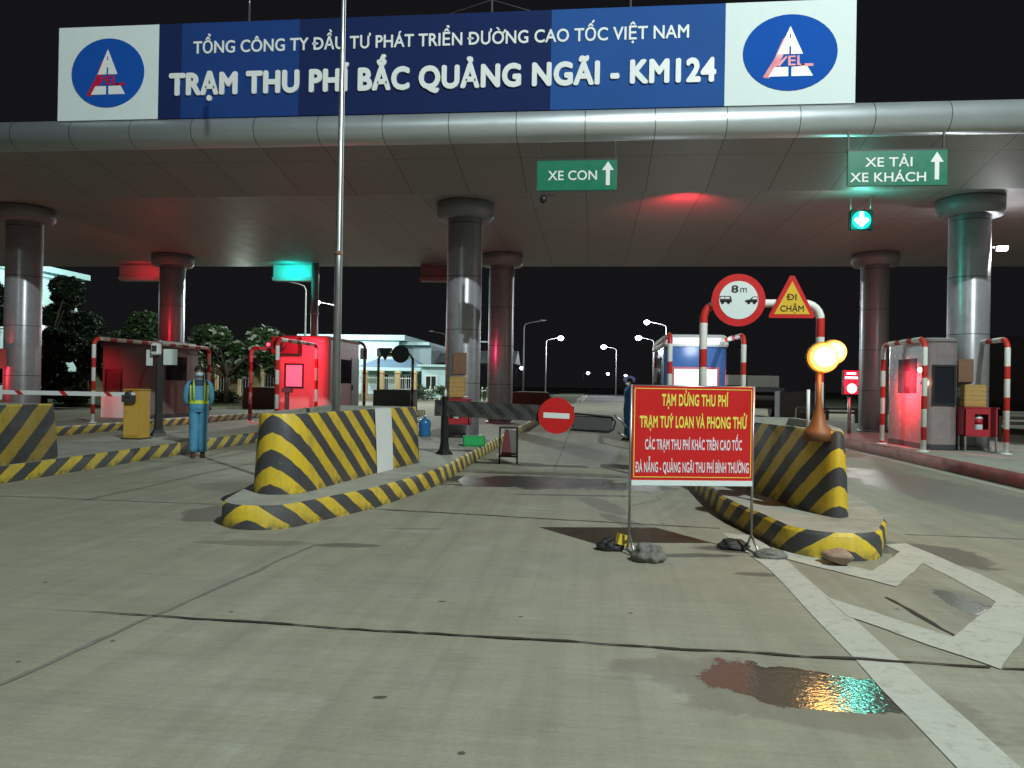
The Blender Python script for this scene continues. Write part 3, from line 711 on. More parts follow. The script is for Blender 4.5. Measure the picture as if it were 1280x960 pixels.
# backs of the lane sign boxes on the far edge
def sign_box(lab, x0, x1, m_, z0=5.02):
    t = thing('sign_box', lab, 'sign', ((x0+x1)/2, 25.45, z0), group='sign boxes on the rear canopy edge')
    w = (x1-x0)/2; mb = MB()
    mb.loft([[(-w, -.05, 0), (w, -.05, 0), (w, .3, 0), (-w, .3, 0)], [(-w, -.12, .12), (w, -.12, .12), (w, .3, .12), (-w, .3, .12)]])
    mb.loft([[(-w+.02, -.04, .13), (w-.02, -.04, .13), (w-.02, .3, .13), (-w+.02, .3, .13)], [(-w+.02, -.04, .57), (w-.02, -.04, .57), (w-.02, .3, .57), (-w+.02, .3, .57)]])
    mb.build('casing', m_, t)
    mb = MB(); mb.box((0, -.13, .55), (w*1.2, .05, .03)); mb.build('rail', STEEL, t)
GREYB = mat('sign_box_grey', (.42, .42, .42), .4, var=.1)
sign_box('red lit sign box on the rear canopy edge at the left', -17.25, -15.6, GREYB)
sign_box('teal lit sign box on the rear canopy edge above the red booth', -11.4, -9.85, GREYB)
sign_box('unlit maroon sign box on the rear canopy edge left of the middle column', -6.05, -4.4, mat('sign_box_maroon', (.25, .12, .13), .5))
lamp('red_signal_light', (-16.1, 24.7, 5.25), 40, (1, .03, .05), .15, 'SPOT', (-16.2, 25.5, 5.35), 160, .8).data.energy = 16
lamp('teal_signal_light', (-10.6, 24.7, 5.22), 70, (.0, 1, .8), .15, 'SPOT', (-10.6, 25.5, 5.35), 160, .8)
# added housing that stands for the unseen source of a red soffit glow
t = thing('added_soffit_housing', 'small added lamp housing under the canopy above the middle lane, for an unseen red source', 'lamp', (1.95, 15.53, 5.54))
mb = MB(); mb.box((0, 0, 0), (.25, .06, .03)); mb.build('housing', BLACK, t)
lamp('red_soffit_glow', (1.95, 16.1, 5.05), 150, (1, .03, .06), .08, 'SPOT', (1.95, 17.2, 5.6), 118, 1.0)  # unseen spot, added to throw a red glow on the soffit
lamp('red_soffit_glow', (4.85, 15.7, 5.25), 9, (1, .05, .05), .04, 'SPOT', (4.85, 16.9, 5.6), 150, .9)
# white floodlight by the right column
t = thing('floodlight', 'bright white floodlight under the canopy right of the front column', 'floodlight', (8.98, 17.6, 4.66))
mb = MB(); mb.box((0, 0, 0), (.26, .07, .13), rx=.5); mb.build('housing', DGREY, t, bevel=.01)
mb = MB(); mb.box((0, -.045, -.012), (.21, .012, .09), rx=.5); mb.build('lens', mat_emit('white_lens', (.95, .97, 1), 60), t)
mb = MB(); mb.box((-.35, .0, .02), (.6, .03, .03)); mb.build('bracket', STEEL, t)
lamp('flood_light', (8.98, 17.45, 4.6), 60, (.95, .97, 1), .1)

# ------------------------------------------------------------------ flagpole rising from the left barrier
t = thing('flagpole', 'tall thin steel flagpole rising out of the left striped barrier', 'flagpole', (-3.05, 8.62, .93))
mb = MB(); mb.tube([(0, 0, 0), (0, 0, 2.0), (0, 0, 2.03), (0, 0, 4.4), (0, 0, 4.43), (0, 0, 8.2)], [.05, .043, .036, .03, .024, .018], n=16); mb.build('pole', STEEL, t)
mb = MB(); mb.tube([(.055, -.02, .3), (.04, -.02, 4), (.025, -.02, 8.1)], .004, n=6); mb.build('halyard', WHITE, t)
mb = MB(); mb.lathe((0, 0, 2.0), [(.045, 0), (.05, .01), (.05, .04), (.04, .05)], 16); mb.build('collar', mat('rusty_collar', (.20, .09, .05), .8), t)

# ------------------------------------------------------------------ red notice board
ang = atan2(.19, 1.04)
nb = thing('notice_board', 'red notice banner on a steel stand with yellow and pale lettering', 'sign', (.33, 6.38, 0), ang)
PWd, Z0, Z1 = 1.065, .585, 1.425
mb = MB(); mb.box((PWd/2, 0, (Z0+Z1)/2+.015), (PWd-.02, .012, Z1-Z0-.03)); pan = mb.build('banner', SRED, nb)
mb = MB(); mb.box((PWd/2, -.001, Z0+.018), (PWd-.014, .016, .045)); mb.build('hem', WHITEP, nb)
mb = MB(); a, c = .025, PWd-.025
for (x0, z0, x1, z1) in ((a, Z1-.025, c, Z1-.019), (a, Z0+.065, c, Z0+.071)): mb.box(((x0+x1)/2, -.0075, (z0+z1)/2), (x1-x0, .003, .006))
for xx in (a, c): mb.box((xx, -.0072, (Z0+Z1)/2+.022), (.006, .003, Z1-Z0-.095))
mb.build('border', TYEL, nb)
def pxz(px, y): return (px-787)/153.0*PWd
for s, p0, p1, z, cp, mm in (('TẠM DỪNG THU PHÍ', 824, 907, 1.262, .098, TYEL), ('TRẠM TUÝ LOAN VÀ PHONG THỬ', 797, 931, 1.075, .098, TYEL),
                             ('CÁC TRẠM THU PHÍ KHÁC TRÊN CAO TỐC', 804, 925, .888, .088, TPINK), ('ĐÀ NẴNG - QUẢNG NGÃI THU PHÍ BÌNH THƯỜNG', 793, 934, .695, .088, TPINK)):
    text('lettering', s, pxz(p1, 0)-pxz(p0, 0), cp, mm, nb, (pxz(p0, 0), -.0065, z), ext=.0012, bold=.034 if mm is TYEL else .026)
mb = MB()
for xx in (0, PWd): mb.tube([(xx, .014, .13), (xx, .014, Z1+.01)], .012, n=10)
for zz in (Z0+.0, Z1-.0): mb.tube([(0, .014, zz), (PWd, .014, zz)], .010, n=8)
mb.build('frame', STEEL, nb)
for xx in (0, PWd):
    mb = MB()
    mb.tube([(xx, .014, .16), (xx+.02, -.14, .012)], .011, n=8); mb.tube([(xx, .014, .16), (xx+.02, .17, .012)], .011, n=8)
    mb.tube([(xx+.02, -.15, .012), (xx+.02, .18, .012)], .010, n=8)
    mb.build('foot', STEEL, nb)
def bag(lab, loc, s, m_, sc=(1, 1, 1), seed=1):
    rnd = random.Random(seed); bm = bmesh.new(); bmesh.ops.create_icosphere(bm, subdivisions=4, radius=1)
    from mathutils import noise
    mb = MB(); vs = []
    for v in bm.verts:
        d = v.co.normalized(); k = 1+.28*noise.noise(d*1.7+Vector((seed, 0, 0)))+.10*noise.noise(d*5+Vector((0, seed, 0)))+.05*noise.noise(d*12)
        p = d*k*s; p = Vector((p.x*sc[0], p.y*sc[1], max(-.5*s, p.z)*sc[2])); vs.append(p+Vector((0, 0, .5*s*sc[2])))
    fs = [tuple(q.index for q in f.verts) for f in bm.faces]; bm.free()
    mb.add(vs, fs, None, 0, True)
    return tag(mb.build('weight_bag', m_, None, loc), lab, 'bag', 'weights on the notice stand feet')
bag('crumpled clear grey bag weighing down the left foot of the red notice', (.47, 6.13, 0), .10, BAG, (1.25, 1, 1), 2)
bag('dark bag lying behind the left foot of the red notice', (.17, 6.50, 0), .085, BAGD, (1.3, 1, .8), 4)
bag('dark wrapped sack behind the right foot of the red notice', (1.26, 6.74, 0), .08, BAGD, (1.6, 1, .75), 5)
bag('pale grey bag in front of the right foot of the red notice', (1.50, 6.43, 0), .065, BAG, (1.9, 1, .8), 7)
mb = MB(); mb.box((0, 0, .05), (.09, .05, .09), rz=.5, ry=.3)
tag(mb.build('yellow_tag', mat('yellow_scrap', (.65, .48, .05), .6), None, (.27, 6.47, .05)), 'small yellow scrap tucked by the left foot of the red notice', 'scrap')

# ------------------------------------------------------------------ goal post frame with road signs
gp = thing('sign_gantry', 'red and white banded pipe frame carrying the round and triangular signs', 'sign frame', (1.52, 10.6, .23))
def arc(cx, cz, r, a0, a1, n=6): return [(cx+r*cos(radians(a0+(a1-a0)*k/n)), 0, cz+r*sin(radians(a0+(a1-a0)*k/n))) for k in range(n+1)]
mb = MB(); zt = 2.38
path = [(0, 0, 0), (0, 0, zt-.22)]+arc(.22, zt-.22, .22, 180, 90)[1:]+[(1.35, 0, zt)]+arc(1.35, zt-.22, .22, 90, 0)[1:]+[(1.57, 0, 0)]
mb.tube(path, .055, n=16); mb.build('pipe', RW, gp)
rs = thing('road_sign', 'round red rimmed sign reading 8m with two cars', 'road sign', (1.97, 10.5, 2.64))
mb = MB(); poly_plate(mb, circ(0, 0, .36, n=56), -.01, .02); mb.build('rim', SRED, rs)
mb = MB(); poly_plate(mb, circ(0, 0, .262, n=48), -.016, -.009); mb.build('face', WHITEP, rs)
text('lettering', '8', .095, .10, BLACK, rs, (-.10, -.016, .105), ext=.003, bold=.02)
text('lettering', 'm', .085, .10, BLACK, rs, (.02, -.016, .105), ext=.003, bold=.0)
mb = MB()
# van side cut off at the rim and a car front
poly_plate(mb, [(-.255, .055), (-.11, .055), (-.095, .02), (-.09, -.03), (-.248, -.03)], -.0195, -.0155)
poly_plate(mb, circ(-.215, -.035, .022, n=12), -.0195, -.0155); poly_plate(mb, circ(-.135, -.035, .022, n=12), -.0195, -.0155)
poly_plate(mb, [(.252, .05), (.19, .05), (.15, .01), (.09, 0), (.085, -.03), (.25, -.03)], -.0195, -.0155)
poly_plate(mb, circ(.135, -.035, .022, n=12), -.0195, -.0155); poly_plate(mb, circ(.21, -.035, .022, n=12), -.0195, -.0155)
mb.build('pictogram', BLACK, rs)
mb = MB()
poly_plate(mb, [(-.242, .043), (-.19, .043), (-.19, .015), (-.246, .015)], -.0215, -.019); poly_plate(mb, [(-.18, .043), (-.125, .043), (-.118, .015), (-.18, .015)], -.0215, -.019)
poly_plate(mb, [(.244, .04), (.196, .04), (.175, .012), (.246, .012)], -.0215, -.019)
mb.build('pictogram_glass', WHITEP, rs)
ts = thing('road_sign', 'yellow triangular warning sign with red rim reading ĐI CHẬM', 'road sign', (2.68, 10.5, 2.4))
def tri(s, dz=0): return [(-.30*s, .0+dz), (.30*s, .0+dz), (.03*s, .56*s+dz), (-.03*s, .56*s+dz)]
mb = MB(); poly_plate(mb, [(-.305, .03), (-.29, 0), (.29, 0), (.305, .03), (.03, .575), (-.03, .575)], -.01, .02); mb.build('rim', SRED, ts)
mb = MB(); poly_plate(mb, [(-.235, .05), (.235, .05), (0, .50)], -.016, -.009); mb.build('face', SYEL, ts)
text('lettering', 'ĐI', .12, .085, BLACK, ts, (-.062, -.016, .245), ext=.003, bold=.01)
text('lettering', 'CHẬM', .31, .085, BLACK, ts, (-.155, -.016, .088), ext=.003, bold=.01)

# ------------------------------------------------------------------ amber beacon on the right barrier
bc = thing('flashing_beacon', 'amber flashing double lamp on a flared orange post atop the right striped barrier', 'beacon lamp', (2.16, 7.42, 1.03))
ORG = mat('orange_post', (.17, .065, .02), .55, dirt=.2)
mb = MB(); mb.lathe((0, 0, -.10), [(.145, 0), (.14, .08), (.125, .10), (.075, .16), (.04, .30), (.026, .40), (.024, .66)], 24); mb.build('post', ORG, bc)
AMB = mat_emit('amber_lens', (1, .30, .02), 1.5); AMM = mat_emit('amber_mid', (1, .52, .10), 3.0); AMW = mat_emit('amber_core', (1, .62, .24), 20)  # nested glowing shells draw the lamp's glare, orange rim to pale core
for i, (x, z, r, m_) in enumerate(((.04, .70, .150, AMW), (.145, .755, .12, AMW))):
    R = Euler((radians(84), 0, radians(-12))).to_matrix()
    mb = MB(); mb.lathe((x, .06+.03*i, z), [(r*.95, -.09), (r, -.02), (r, .04)], 28, rot=R); mb.build('lamp_housing', DGREY, bc)
    mb = MB(); mb.lathe((x, .02+.03*i, z), [(r*.98, -.02), (r*.96, .02), (r*.75, .05), (r*.4, .07), (.01, .08)], 28, rot=R); ln = mb.build('lens', AMB, bc)
    mb = MB(); mb.lathe((x-.002, .02+.03*i-.045, z), [(r*.88, -.02), (r*.86, .02), (r*.68, .045), (.01, .062)], 28, rot=R); mb.build('glow_ring', AMM, ln)
    mb = MB(); mb.lathe((x-.004, .02+.03*i-.060, z), [(r*.74, -.02), (r*.72, .02), (r*.55, .04), (.01, .06)], 28, rot=R); mb.build('bulb_glow', m_, ln)
lamp('beacon_light', (2.24, 7.18, 1.80), 24, (1, .42, .08), .1)
mb = MB(); mb.tube([(0, 0, 0), (0, 0, .42)], .018, n=10)
t = thing('marker_post', 'thin white pipe just left of the amber lamp post', 'post', (2.25, 8.1, 1.0)); mb.build('pipe', WHITE, t)

# ------------------------------------------------------------------ closed lane gate and no entry sign
gt = thing('lane_gate', 'dark striped boom gate closing the middle lane', 'gate', (-2.48, 12.4, .23))
mb = MB(); mb.lathe((0, 0, 0), [(.15, 0), (.14, .03), (.09, .08), (.07, .2), (.06, .98)], 4, smooth=False); mb.build('post', BLACK, gt)
mb = MB(); mb.box((1.0, .0, .75), (2.35, .05, .27), ry=.03); mb.build('board', BLK_STR, gt)
mb = MB(); mb.box((2.35, .0, .66), (.95, .045, .06), ry=.03); mb.build('arm', DGREY, gt)
mb = MB(); mb.box((2.48, -.01, .58), (.66, .04, .24), ry=.03); mb.build('end_panel', mat('panel_grey', (.06, .06, .06), .6, dirt=.3), gt, bevel=.015)
mb = MB(); mb.tube([(2.13, -.04, .74), (2.80, -.04, .70), (2.86, -.04, .62), (2.83, -.04, .49), (2.75, -.04, .44), (2.12, -.04, .47)], .016, n=8); mb.build('end_frame', BLACK, gt)
mb = MB(); mb.tube([(2.84, -.02, .73), (2.95, 0, .64), (3.05, 0, .52)], .02, n=8); mb.tube([(2.9, 0, .44), (3.06, 0, .36)], .02, n=8); mb.build('latch', STEEL, gt)
ne = thing('no_entry_sign', 'round red no entry sign with white bar on the lane gate', 'road sign', (-.59, 12.32, .93))
mb = MB(); poly_plate(mb, circ(0, 0, .30, n=56), -.012, .012); mb.build('disc', SRED, ne)
mb = MB(); mb.box((.0, -.014, .0), (.43, .006, .088), ry=.03); mb.build('bar', WHITE, ne)
t = thing('stop_board', 'small black framed maroon board standing on the road under the lane gate', 'sign', (-1.5, 13.4, 0))
mb = MB(); 
for xx in (-.16, .16): mb.box((xx, 0, .33), (.03, .03, .66))
mb.box((0, 0, .65), (.34, .03, .03)); mb.box((0, 0, .13), (.34, .03, .03)); mb.build('frame', BLACK, t)
mb = MB(); mb.loft([[(-.14, 0, .14), (.06, 0, .14), (.06, .02, .14), (-.14, .02, .14)], [(-.07, 0, .62), (.0, 0, .62), (.0, .02, .62), (-.07, .02, .62)]]); mb.build('board', mat('maroon_board', (.16, .04, .05), .7), t)
mb = MB(); mb.box((.07, .01, .38), (.14, .01, .46)); mb.build('backing', mat('board_grey', (.15, .15, .14), .7), t)
t = thing('green_crate', 'bright green plastic crate on the kerb edge by the lane gate', 'crate', (-2.28, 14.3, .23), .2)
mb = MB()
for (c, d) in (((0, 0, .02), (.42, .34, .03)), ((-.2, 0, .1), (.02, .34, .17)), ((.2, 0, .1), (.02, .34, .17)), ((0, .16, .1), (.42, .02, .17)), ((0, -.16, .1), (.42, .02, .17))): mb.box(c, d)
mb.build('body', mat('green_plastic', (.02, .38, .10), .45), t)

# ------------------------------------------------------------------ boom gate on the left
bg = thing('boom_gate', 'yellow cabinet boom barrier with white arm and small red bands', 'boom barrier', (-9.0, 13.9, .23))
mb = MB(); mb.box((0, 0, .48), (.36, .34, .96)); mb.box((0, 0, .975), (.38, .36, .03)); mb.build('cabinet', CABY, bg, bevel=.012)
mb = MB(); mb.box((0, 0, .01), (.40, .38, .03)); mb.build('plinth', BLACK, bg)
mb = MB(); mb.box((-.02, -.178, .46), (.28, .008, .78)); mb.lathe((-.1, -.185, .55), [(.015, 0), (.015, .02)], 12, rot=Euler((pi/2, 0, 0)).to_matrix()); mb.build('door', mat('cabinet_door', (.62, .38, .07), .5, var=.08, dirt=.2), bg)
mb = MB(); mb.box((-2.55, -.24, .88), (5.3, .045, .085)); mb.build('arm', BOOM, bg)
mb = MB(); mb.lathe((-.02, -.17, .88), [(.07, 0), (.07, .10), (.04, .12)], 20, rot=Euler((pi/2, 0, 0)).to_matrix()); mb.box((-.02, -.24, .80), (.26, .06, .14)); mb.build('hub', DGREY, bg)
# reader post
rp = thing('ticket_post', 'black post with white camera head and two white sheets beside the yellow cabinet', 'post', (-9.06, 14.75, .23))
mb = MB(); mb.lathe((0, 0, 0), [(.20, 0), (.17, .06), (.11, .14), (.085, .5), (.085, 1.55)], 4, smooth=False); mb.build('post', BLACK, rp)
mb = MB(); mb.box((-.02, -.1, 1.82), (.17, .14, .24)); mb.build('camera_head', WHITE, rp, bevel=.02)
mb = MB(); mb.box((-.02, -.175, 1.83), (.1, .012, .12)); mb.build('lens', DGREY, rp)
mb = MB(); mb.box((.0, -.0, 1.62), (.1, .1, .28)); mb.build('bracket', DGREY, rp)
mb = MB(); mb.box((.27, -.06, 1.66), (.30, .012, .33)); mb.build('sheet', WHITEP, rp)
mb = MB(); mb.box((-.19, -.06, 1.64), (.14, .012, .33)); mb.build('sheet', WHITEP, rp)
mb = MB(); mb.lathe((0, 0, 1.96), [(.05, 0), (.05, .03), (.03, .06)], 12); mb.build('cap', STEEL, rp)

# ------------------------------------------------------------------ guard frames
def u_frame(lab, p0, p1, zt, r=.052, base=.23, m_=RW):
    d = Vector((p1[0]-p0[0], p1[1]-p0[1], 0)); Ln = d.length; d.normalize()
    t = thing('guard_frame', lab, 'guard frame', (p0[0], p0[1], base), group='red and white pipe frames guarding the booths')
    H = zt-base; k = .2; P = []
    P += [Vector((0, 0, 0)), Vector((0, 0, H-k))]
    for i in range(1, 6): a = pi-pi/2*i/5; P.append(d*(k+k*cos(a))+Vector((0, 0, H-k+k*sin(a))))
    for i in range(0, 6): a = pi/2-pi/2*i/5; P.append(d*(Ln-k+k*cos(a))+Vector((0, 0, H-k+k*sin(a))))
    P.append(d*Ln)
    mb = MB(); mb.tube(P, r, n=14); mb.build('pipe', m_, t)
    mb = MB()
    for q in (Vector((0, 0, 0)), d*Ln): mb.lathe(q, [(.11, 0), (.11, .02), (.055, .03)], 16)
    mb.build('base_plate', WHITE, t)
    return t
RWD = mat_stripe('red_white_bands_dull', (.18, .02, .02), (.30, .27, .26), .62, 1, duty=.45, wear=.5)
u_frame('red and white pipe frame left of the right hand booth', (6.62, 15.75), (6.62, 17.9), 2.5)
u_frame('red and white pipe frame right of the front column at the right edge', (8.1, 15.6), (8.25, 20.0), 2.5)
u_frame('red and white pipe frame on the left side of the blue booth', (1.56, 15.5), (1.62, 19.5), 2.52)
u_frame('red and white pipe frame on the right side of the blue booth', (3.03, 15.5), (2.75, 19.5), 2.52)
u_frame('red lit pipe frame in front of the red booth', (-8.0, 18.2), (-8.0, 20.9), 2.5)
u_frame('dull pipe frame left of the red booth', (-9.95, 20.8), (-9.5, 22.6), 2.4, m_=RWD)
u_frame('pipe frame right of the far grey booth on the left', (-13.3, 18.6), (-12.75, 23.6), 2.5)
u_frame('dark thin pipe frame seen between the flagpole and far barrier', (-8.1, 25.8), (-9.6, 25.8), 2.86, m_=RWD)
t = thing('sign_gantry', 'dark pipe frame showing the backs of a round and a triangular sign', 'sign frame', (-9.15, 31.1, .2))
mb = MB(); mb.tube([(0, 0, 0), (0, 0, 2.3), (.15, 0, 2.5), (1.35, 0, 2.5), (1.5, 0, 2.3), (1.5, 0, 0)], .06, n=10); mb.build('pipe', RWD, t)
mb = MB(); poly_plate(mb, circ(.98, 2.5, .38), -.05, -.02); s1 = tag(mb.build('road_sign', DGREY, None, (-9.15, 31.05, .2)), 'dark back of a round road sign over the far left barrier', 'road sign')
mb = MB(); poly_plate(mb, [(.0, 2.75), (.62, 2.75), (.31, 2.2)], -.05, -.02); tag(mb.build('road_sign', DGREY, None, (-9.15, 31.04, .2)), 'dark back of a triangular road sign over the far left barrier', 'road sign')

# ------------------------------------------------------------------ booths
def rrect(w, d, r, n=5):
    out = []
    for cx, cy, a0 in ((w-r, -d+r, -90), (w-r, d-r, 0), (-w+r, d-r, 90), (-w+r, -d+r, 180)):
        for k in range(n+1): a = radians(a0+90*k/n); out.append((cx+r*cos(a), cy+r*sin(a)))
    return out
def booth(lab, x, y, w, d, h, mbody, mroof, roof_h=.25, win=None, win_m=None, front_m=None, door=True):
    t = thing('toll_booth', lab, 'toll booth', (x, y, .23))
    lp = rrect(w/2, d/2, .18); z = lambda s, zz: [(a*s, b*s, zz) for a, b in lp]
    mb = MB(); mb.loft([z(1, 0), z(1, h-roof_h)], smooth=False); mb.build('body', mbody, t)
    mb = MB(); mb.loft([z(1.03, h-roof_h), z(1.05, h-roof_h+.05), z(1.03, h-.1), z(.94, h-.02), z(.6, h)]); mb.build('roof', mroof, t)
    mb = MB(); mb.loft([z(1.01, 0), z(1.01, .12)]); mb.build('plinth', DGREY, t)
    if win:
        x0, x1, z0, z1 = win; f = .045; yy = -d/2
        mb = MB()
        for c, dd in ((((x0+x1)/2, yy-.012, z0), (x1-x0+f, .03, f)), (((x0+x1)/2, yy-.012, z1), (x1-x0+f, .03, f)), ((x0, yy-.012, (z0+z1)/2), (f, .029, z1-z0-f)), ((x1, yy-.012, (z0+z1)/2), (f, .029, z1-z0-f))): mb.box(c, dd)
        wf = mb.build('window', front_m or BLACK, t)
        mb = MB(); mb.box(((x0+x1)/2, yy-.004, (z0+z1)/2), (x1-x0-.01, .01, z1-z0-.01)); mb.build('pane', win_m or GLASSD, wf)
    # side windows and door
    mb = MB()
    for sx in (-1, 1): mb.box((sx*(w/2+.004), -.1, 1.55), (.012, d*.45, .75))
    mb.build('side_window', GLASSD, t)
    if door:
        mb = MB(); mb.box((w/2+.006, d*.33, 1.05), (.012, d*.25, 1.9)); dr = mb.build('door', mat('door_grey', (.3, .3, .32), .4), t)
        mb = MB(); mb.box((w/2+.03, d*.24, 1.05), (.03, .03, .16)); mb.build('handle', STEEL, dr)
    return t
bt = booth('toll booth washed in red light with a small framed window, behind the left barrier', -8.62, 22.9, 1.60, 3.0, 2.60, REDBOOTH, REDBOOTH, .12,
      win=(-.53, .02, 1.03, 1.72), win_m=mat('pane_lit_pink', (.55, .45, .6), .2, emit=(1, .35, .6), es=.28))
ac = thing('air_conditioner', 'dark air conditioner mounted high on the red lit booth', 'air conditioner', (-9.05, 21.2, 2.5))
mb = MB(); mb.box((0, 0, 0), (.82, .28, .5)); mb.build('casing', mat('ac_maroon', (.10, .03, .03), .5), ac, bevel=.02)
mb = MB(); mb.lathe((-.15, -.145, 0), [(.20, 0), (.18, .01), (.04, .012)], 24, rot=Euler((pi/2, 0, 0)).to_matrix()); mb.build('fan', BLACK, ac)
t = thing('payment_post', 'short dark post in front of the red booth window', 'post', (-8.75, 20.6, .23)); mb = MB(); mb.box((0, 0, .45), (.1, .1, .9)); mb.box((.0, 0, .95), (.28, .15, .14)); mb.build('post', DGREY, t)
booth('blue and white toll booth with lit white window behind the red notice', 2.32, 18.9, 1.42, 3.2, 2.45, BOOTHB, BOOTHW, .30,
      win=(-.50, .50, 1.12, 1.66), win_m=mat('pane_lit_white', (.8, .8, .8), .2, emit=(.86, .93, 1), es=.95), front_m=mat('frame_pink', (.5, .12, .14), .5))
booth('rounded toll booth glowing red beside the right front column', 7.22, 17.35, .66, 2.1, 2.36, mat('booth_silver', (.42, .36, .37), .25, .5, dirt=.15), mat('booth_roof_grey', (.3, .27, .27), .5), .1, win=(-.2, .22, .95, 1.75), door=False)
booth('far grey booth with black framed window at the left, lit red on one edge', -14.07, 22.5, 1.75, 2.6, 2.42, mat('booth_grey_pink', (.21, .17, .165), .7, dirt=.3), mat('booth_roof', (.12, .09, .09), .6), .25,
      win=(-.68, -.18, .76, 1.46), win_m=mat('pane_dull', (.14, .08, .08), .2))
mb = MB(); mb.box((0, 0, .36), (1.3, .03, .70)); tag(mb.build('white_panel', WHITE, None, (-14.18, 21.12, .23)), 'pale low panel against the foot of the far grey booth', 'panel')
# red lamps on booths, and free red lights added to redden booths and columns
REDL = mat_emit('red_led', (1, .02, .05), 9); REDW = mat_emit('red_led_hot', (1, .45, .25), 26)
def red_lamp(lab, loc, s=.08, hot=False):
    t = thing('red_lamp', lab, 'signal lamp', loc)
    mb = MB(); mb.lathe((0, .03, 0), [(s*1.2, -.03), (s*1.2, .03)], 16, rot=Euler((pi/2, 0, 0)).to_matrix()); mb.build('housing', BLACK, t)
    mb = MB(); mb.lathe((0, 0, 0), [(s, 0), (s*.8, .03), (.01, .045)], 16, rot=Euler((pi/2, 0, 0)).to_matrix()); mb.build('lens', REDW if hot else REDL, t)
red_lamp('red signal lamp hanging from the frame before the red booth', (-8.75, 19.3, 2.42), .05)
lamp('red_wash_light', (-8.6, 19.7, 2.6), 330, (1, .03, .07), .1, 'SPOT', (-8.7, 21.6, 1.5), 130, .8)
lamp('red_wash_light', (-8.3, 19.4, .9), 16, (1, .5, .5), .2, 'SPOT', (-8.6, 21.4, .9), 120, .9)
red_lamp('upper red lamp on the right booth front', (6.86, 16.55, 1.90), .05, True)
red_lamp('lower red lamp on the right booth front', (6.87, 16.35, 1.62), .05, True)
lamp('red_wash_light', (6.42, 17.0, 1.75), 420, (1, .03, .05), .08, 'SPOT', (7.2, 17.1, 1.45), 130, .8).data.energy = 700  # hangs in the air off the booth, added for its red wash
lamp('red_wash_light', (7.45, 18.7, 2.0), 30, (1, .03, .05), .08)  # added for the red streak on the right front column
lamp('red_wash_light', (-15.1, 19.9, 1.9), 55, (1, .03, .06), .08, 'SPOT', (-14.9, 21.3, 1.3), 100, .8)
lamp('red_wash_light', (-14.75, 16.2, 1.3), 30, (1, .02, .05), .06)
lamp('red_wash_light', (-13.7, 22.2, 3.2), 20, (1, .02, .05), .06)
lamp('red_wash_light', (-3.4, 22.8, 2.4), 12, (1, .05, .15), .06)
# white light washing the blue booth front
lamp('booth_lamp', (2.3, 16.6, 2.35), 22, (.85, .92, 1), .15)
# red LED display
t = thing('led_display', 'red lit lane display with a white glowing symbol beside the right rear column', 'display', (7.25, 22.0, .23))
mb = MB(); mb.box((0, 0, 1.45), (.42, .16, .72)); mb.build('casing', BLACK, t, bevel=.02)
mb = MB(); mb.tube([(0, .03, 0), (0, .03, 1.1)], .05); mb.build('post', STEEL, t)
mb = MB()
poly_plate(mb, circ(.02, 1.28, .13, n=20), -.095, -.085); mb.box((0, -.09, 1.58), (.34, .012, .05)); mb.box((0, -.09, 1.70), (.24, .012, .05)); mb.build('symbol', mat_emit('pink_led', (1, .38, .45), 12), t)
mb = MB(); mb.box((0, -.084, 1.45), (.38, .008, .66)); mb.build('screen', mat_emit('red_screen', (1, .02, .05), .9), t)
lamp('display_light', (7.1, 21.6, 1.7), 25, (1, .05, .08), .1)

# ------------------------------------------------------------------ extinguisher boxes at the columns
def ext_box(lab, x, y, s=1.0):
    t = thing('extinguisher_box', lab, 'extinguisher box', (x, y, .23), group='red extinguisher boxes at the columns')
    w, h, d = .62*s, .55*s, .34
    mb = MB()
    for sx in (-1, 1):
        for sy in (-1, 1): mb.box((sx*(w/2-.03), sy*(d/2-.03), .16), (.03, .03, .32))
    mb.build('leg', STEEL, t)
    mb = MB(); z = .32
    mb.box((0, d/2-.01, z+h/2), (w, .02, h)); mb.box((0, 0, z+.01), (w, d, .02)); mb.box((0, 0, z+h), (w+.02, d+.02, .02))
    for sx in (-1, 1): mb.box((sx*(w/2-.01), 0, z+h/2), (.02, d, h))
    a = w*.20
    mb.box((-(w/2+a)/2, -d/2+.008, z+h/2), (w/2-a, .016, h-.03)); mb.box(((w/2+a)/2, -d/2+.008, z+h/2), (w/2-a, .016, h-.03))
    mb.box((0, -d/2+.008, z+h*.13), (2*a, .0158, h*.22)); mb.box((0, -d/2+.008, z+h*.88), (2*a, .0158, h*.2)); mb.build('box', REDBOX, t)
    mb = MB(); mb.lathe((0, -.04, z+.1), [(.075, 0), (.078, .02), (.078, .27), (.05, .32), (.02, .34), (.02, .38)], 16); e = mb.build('extinguisher', mat('extinguisher_pale', (.62, .66, .68), .35), t)
    mb = MB(); mb.lathe((0, -.04, z+.24), [(.08, 0), (.08, .12)], 16); mb.build('band', REDBOX, e)
    return t
ext_box('red steel extinguisher box on legs before the right front column', 7.86, 16.22, 1.05)
ext_box('red steel extinguisher box on legs before the middle front column', -2.98, 16.2, 1.0)
ext_box('red steel extinguisher box by the column at the left edge', -14.3, 16.0, 1.0)
def carton(lab, x, y, z, w, h, d, m_, name='carton', cat='carton', ribs=False):
    t = thing(name, lab, cat, (x, y, z)); mb = MB(); mb.box((0, 0, h/2), (w, d, h)); mb.build('body', m_, t, bevel=.012)
    if ribs:
        mb = MB()
        for k in range(4): mb.box((0, 0, h*(.2+.2*k)), (w+.012, d+.012, .018))
        mb.build('strap', mat('strap_tan', (.55, .36, .14), .6), t)
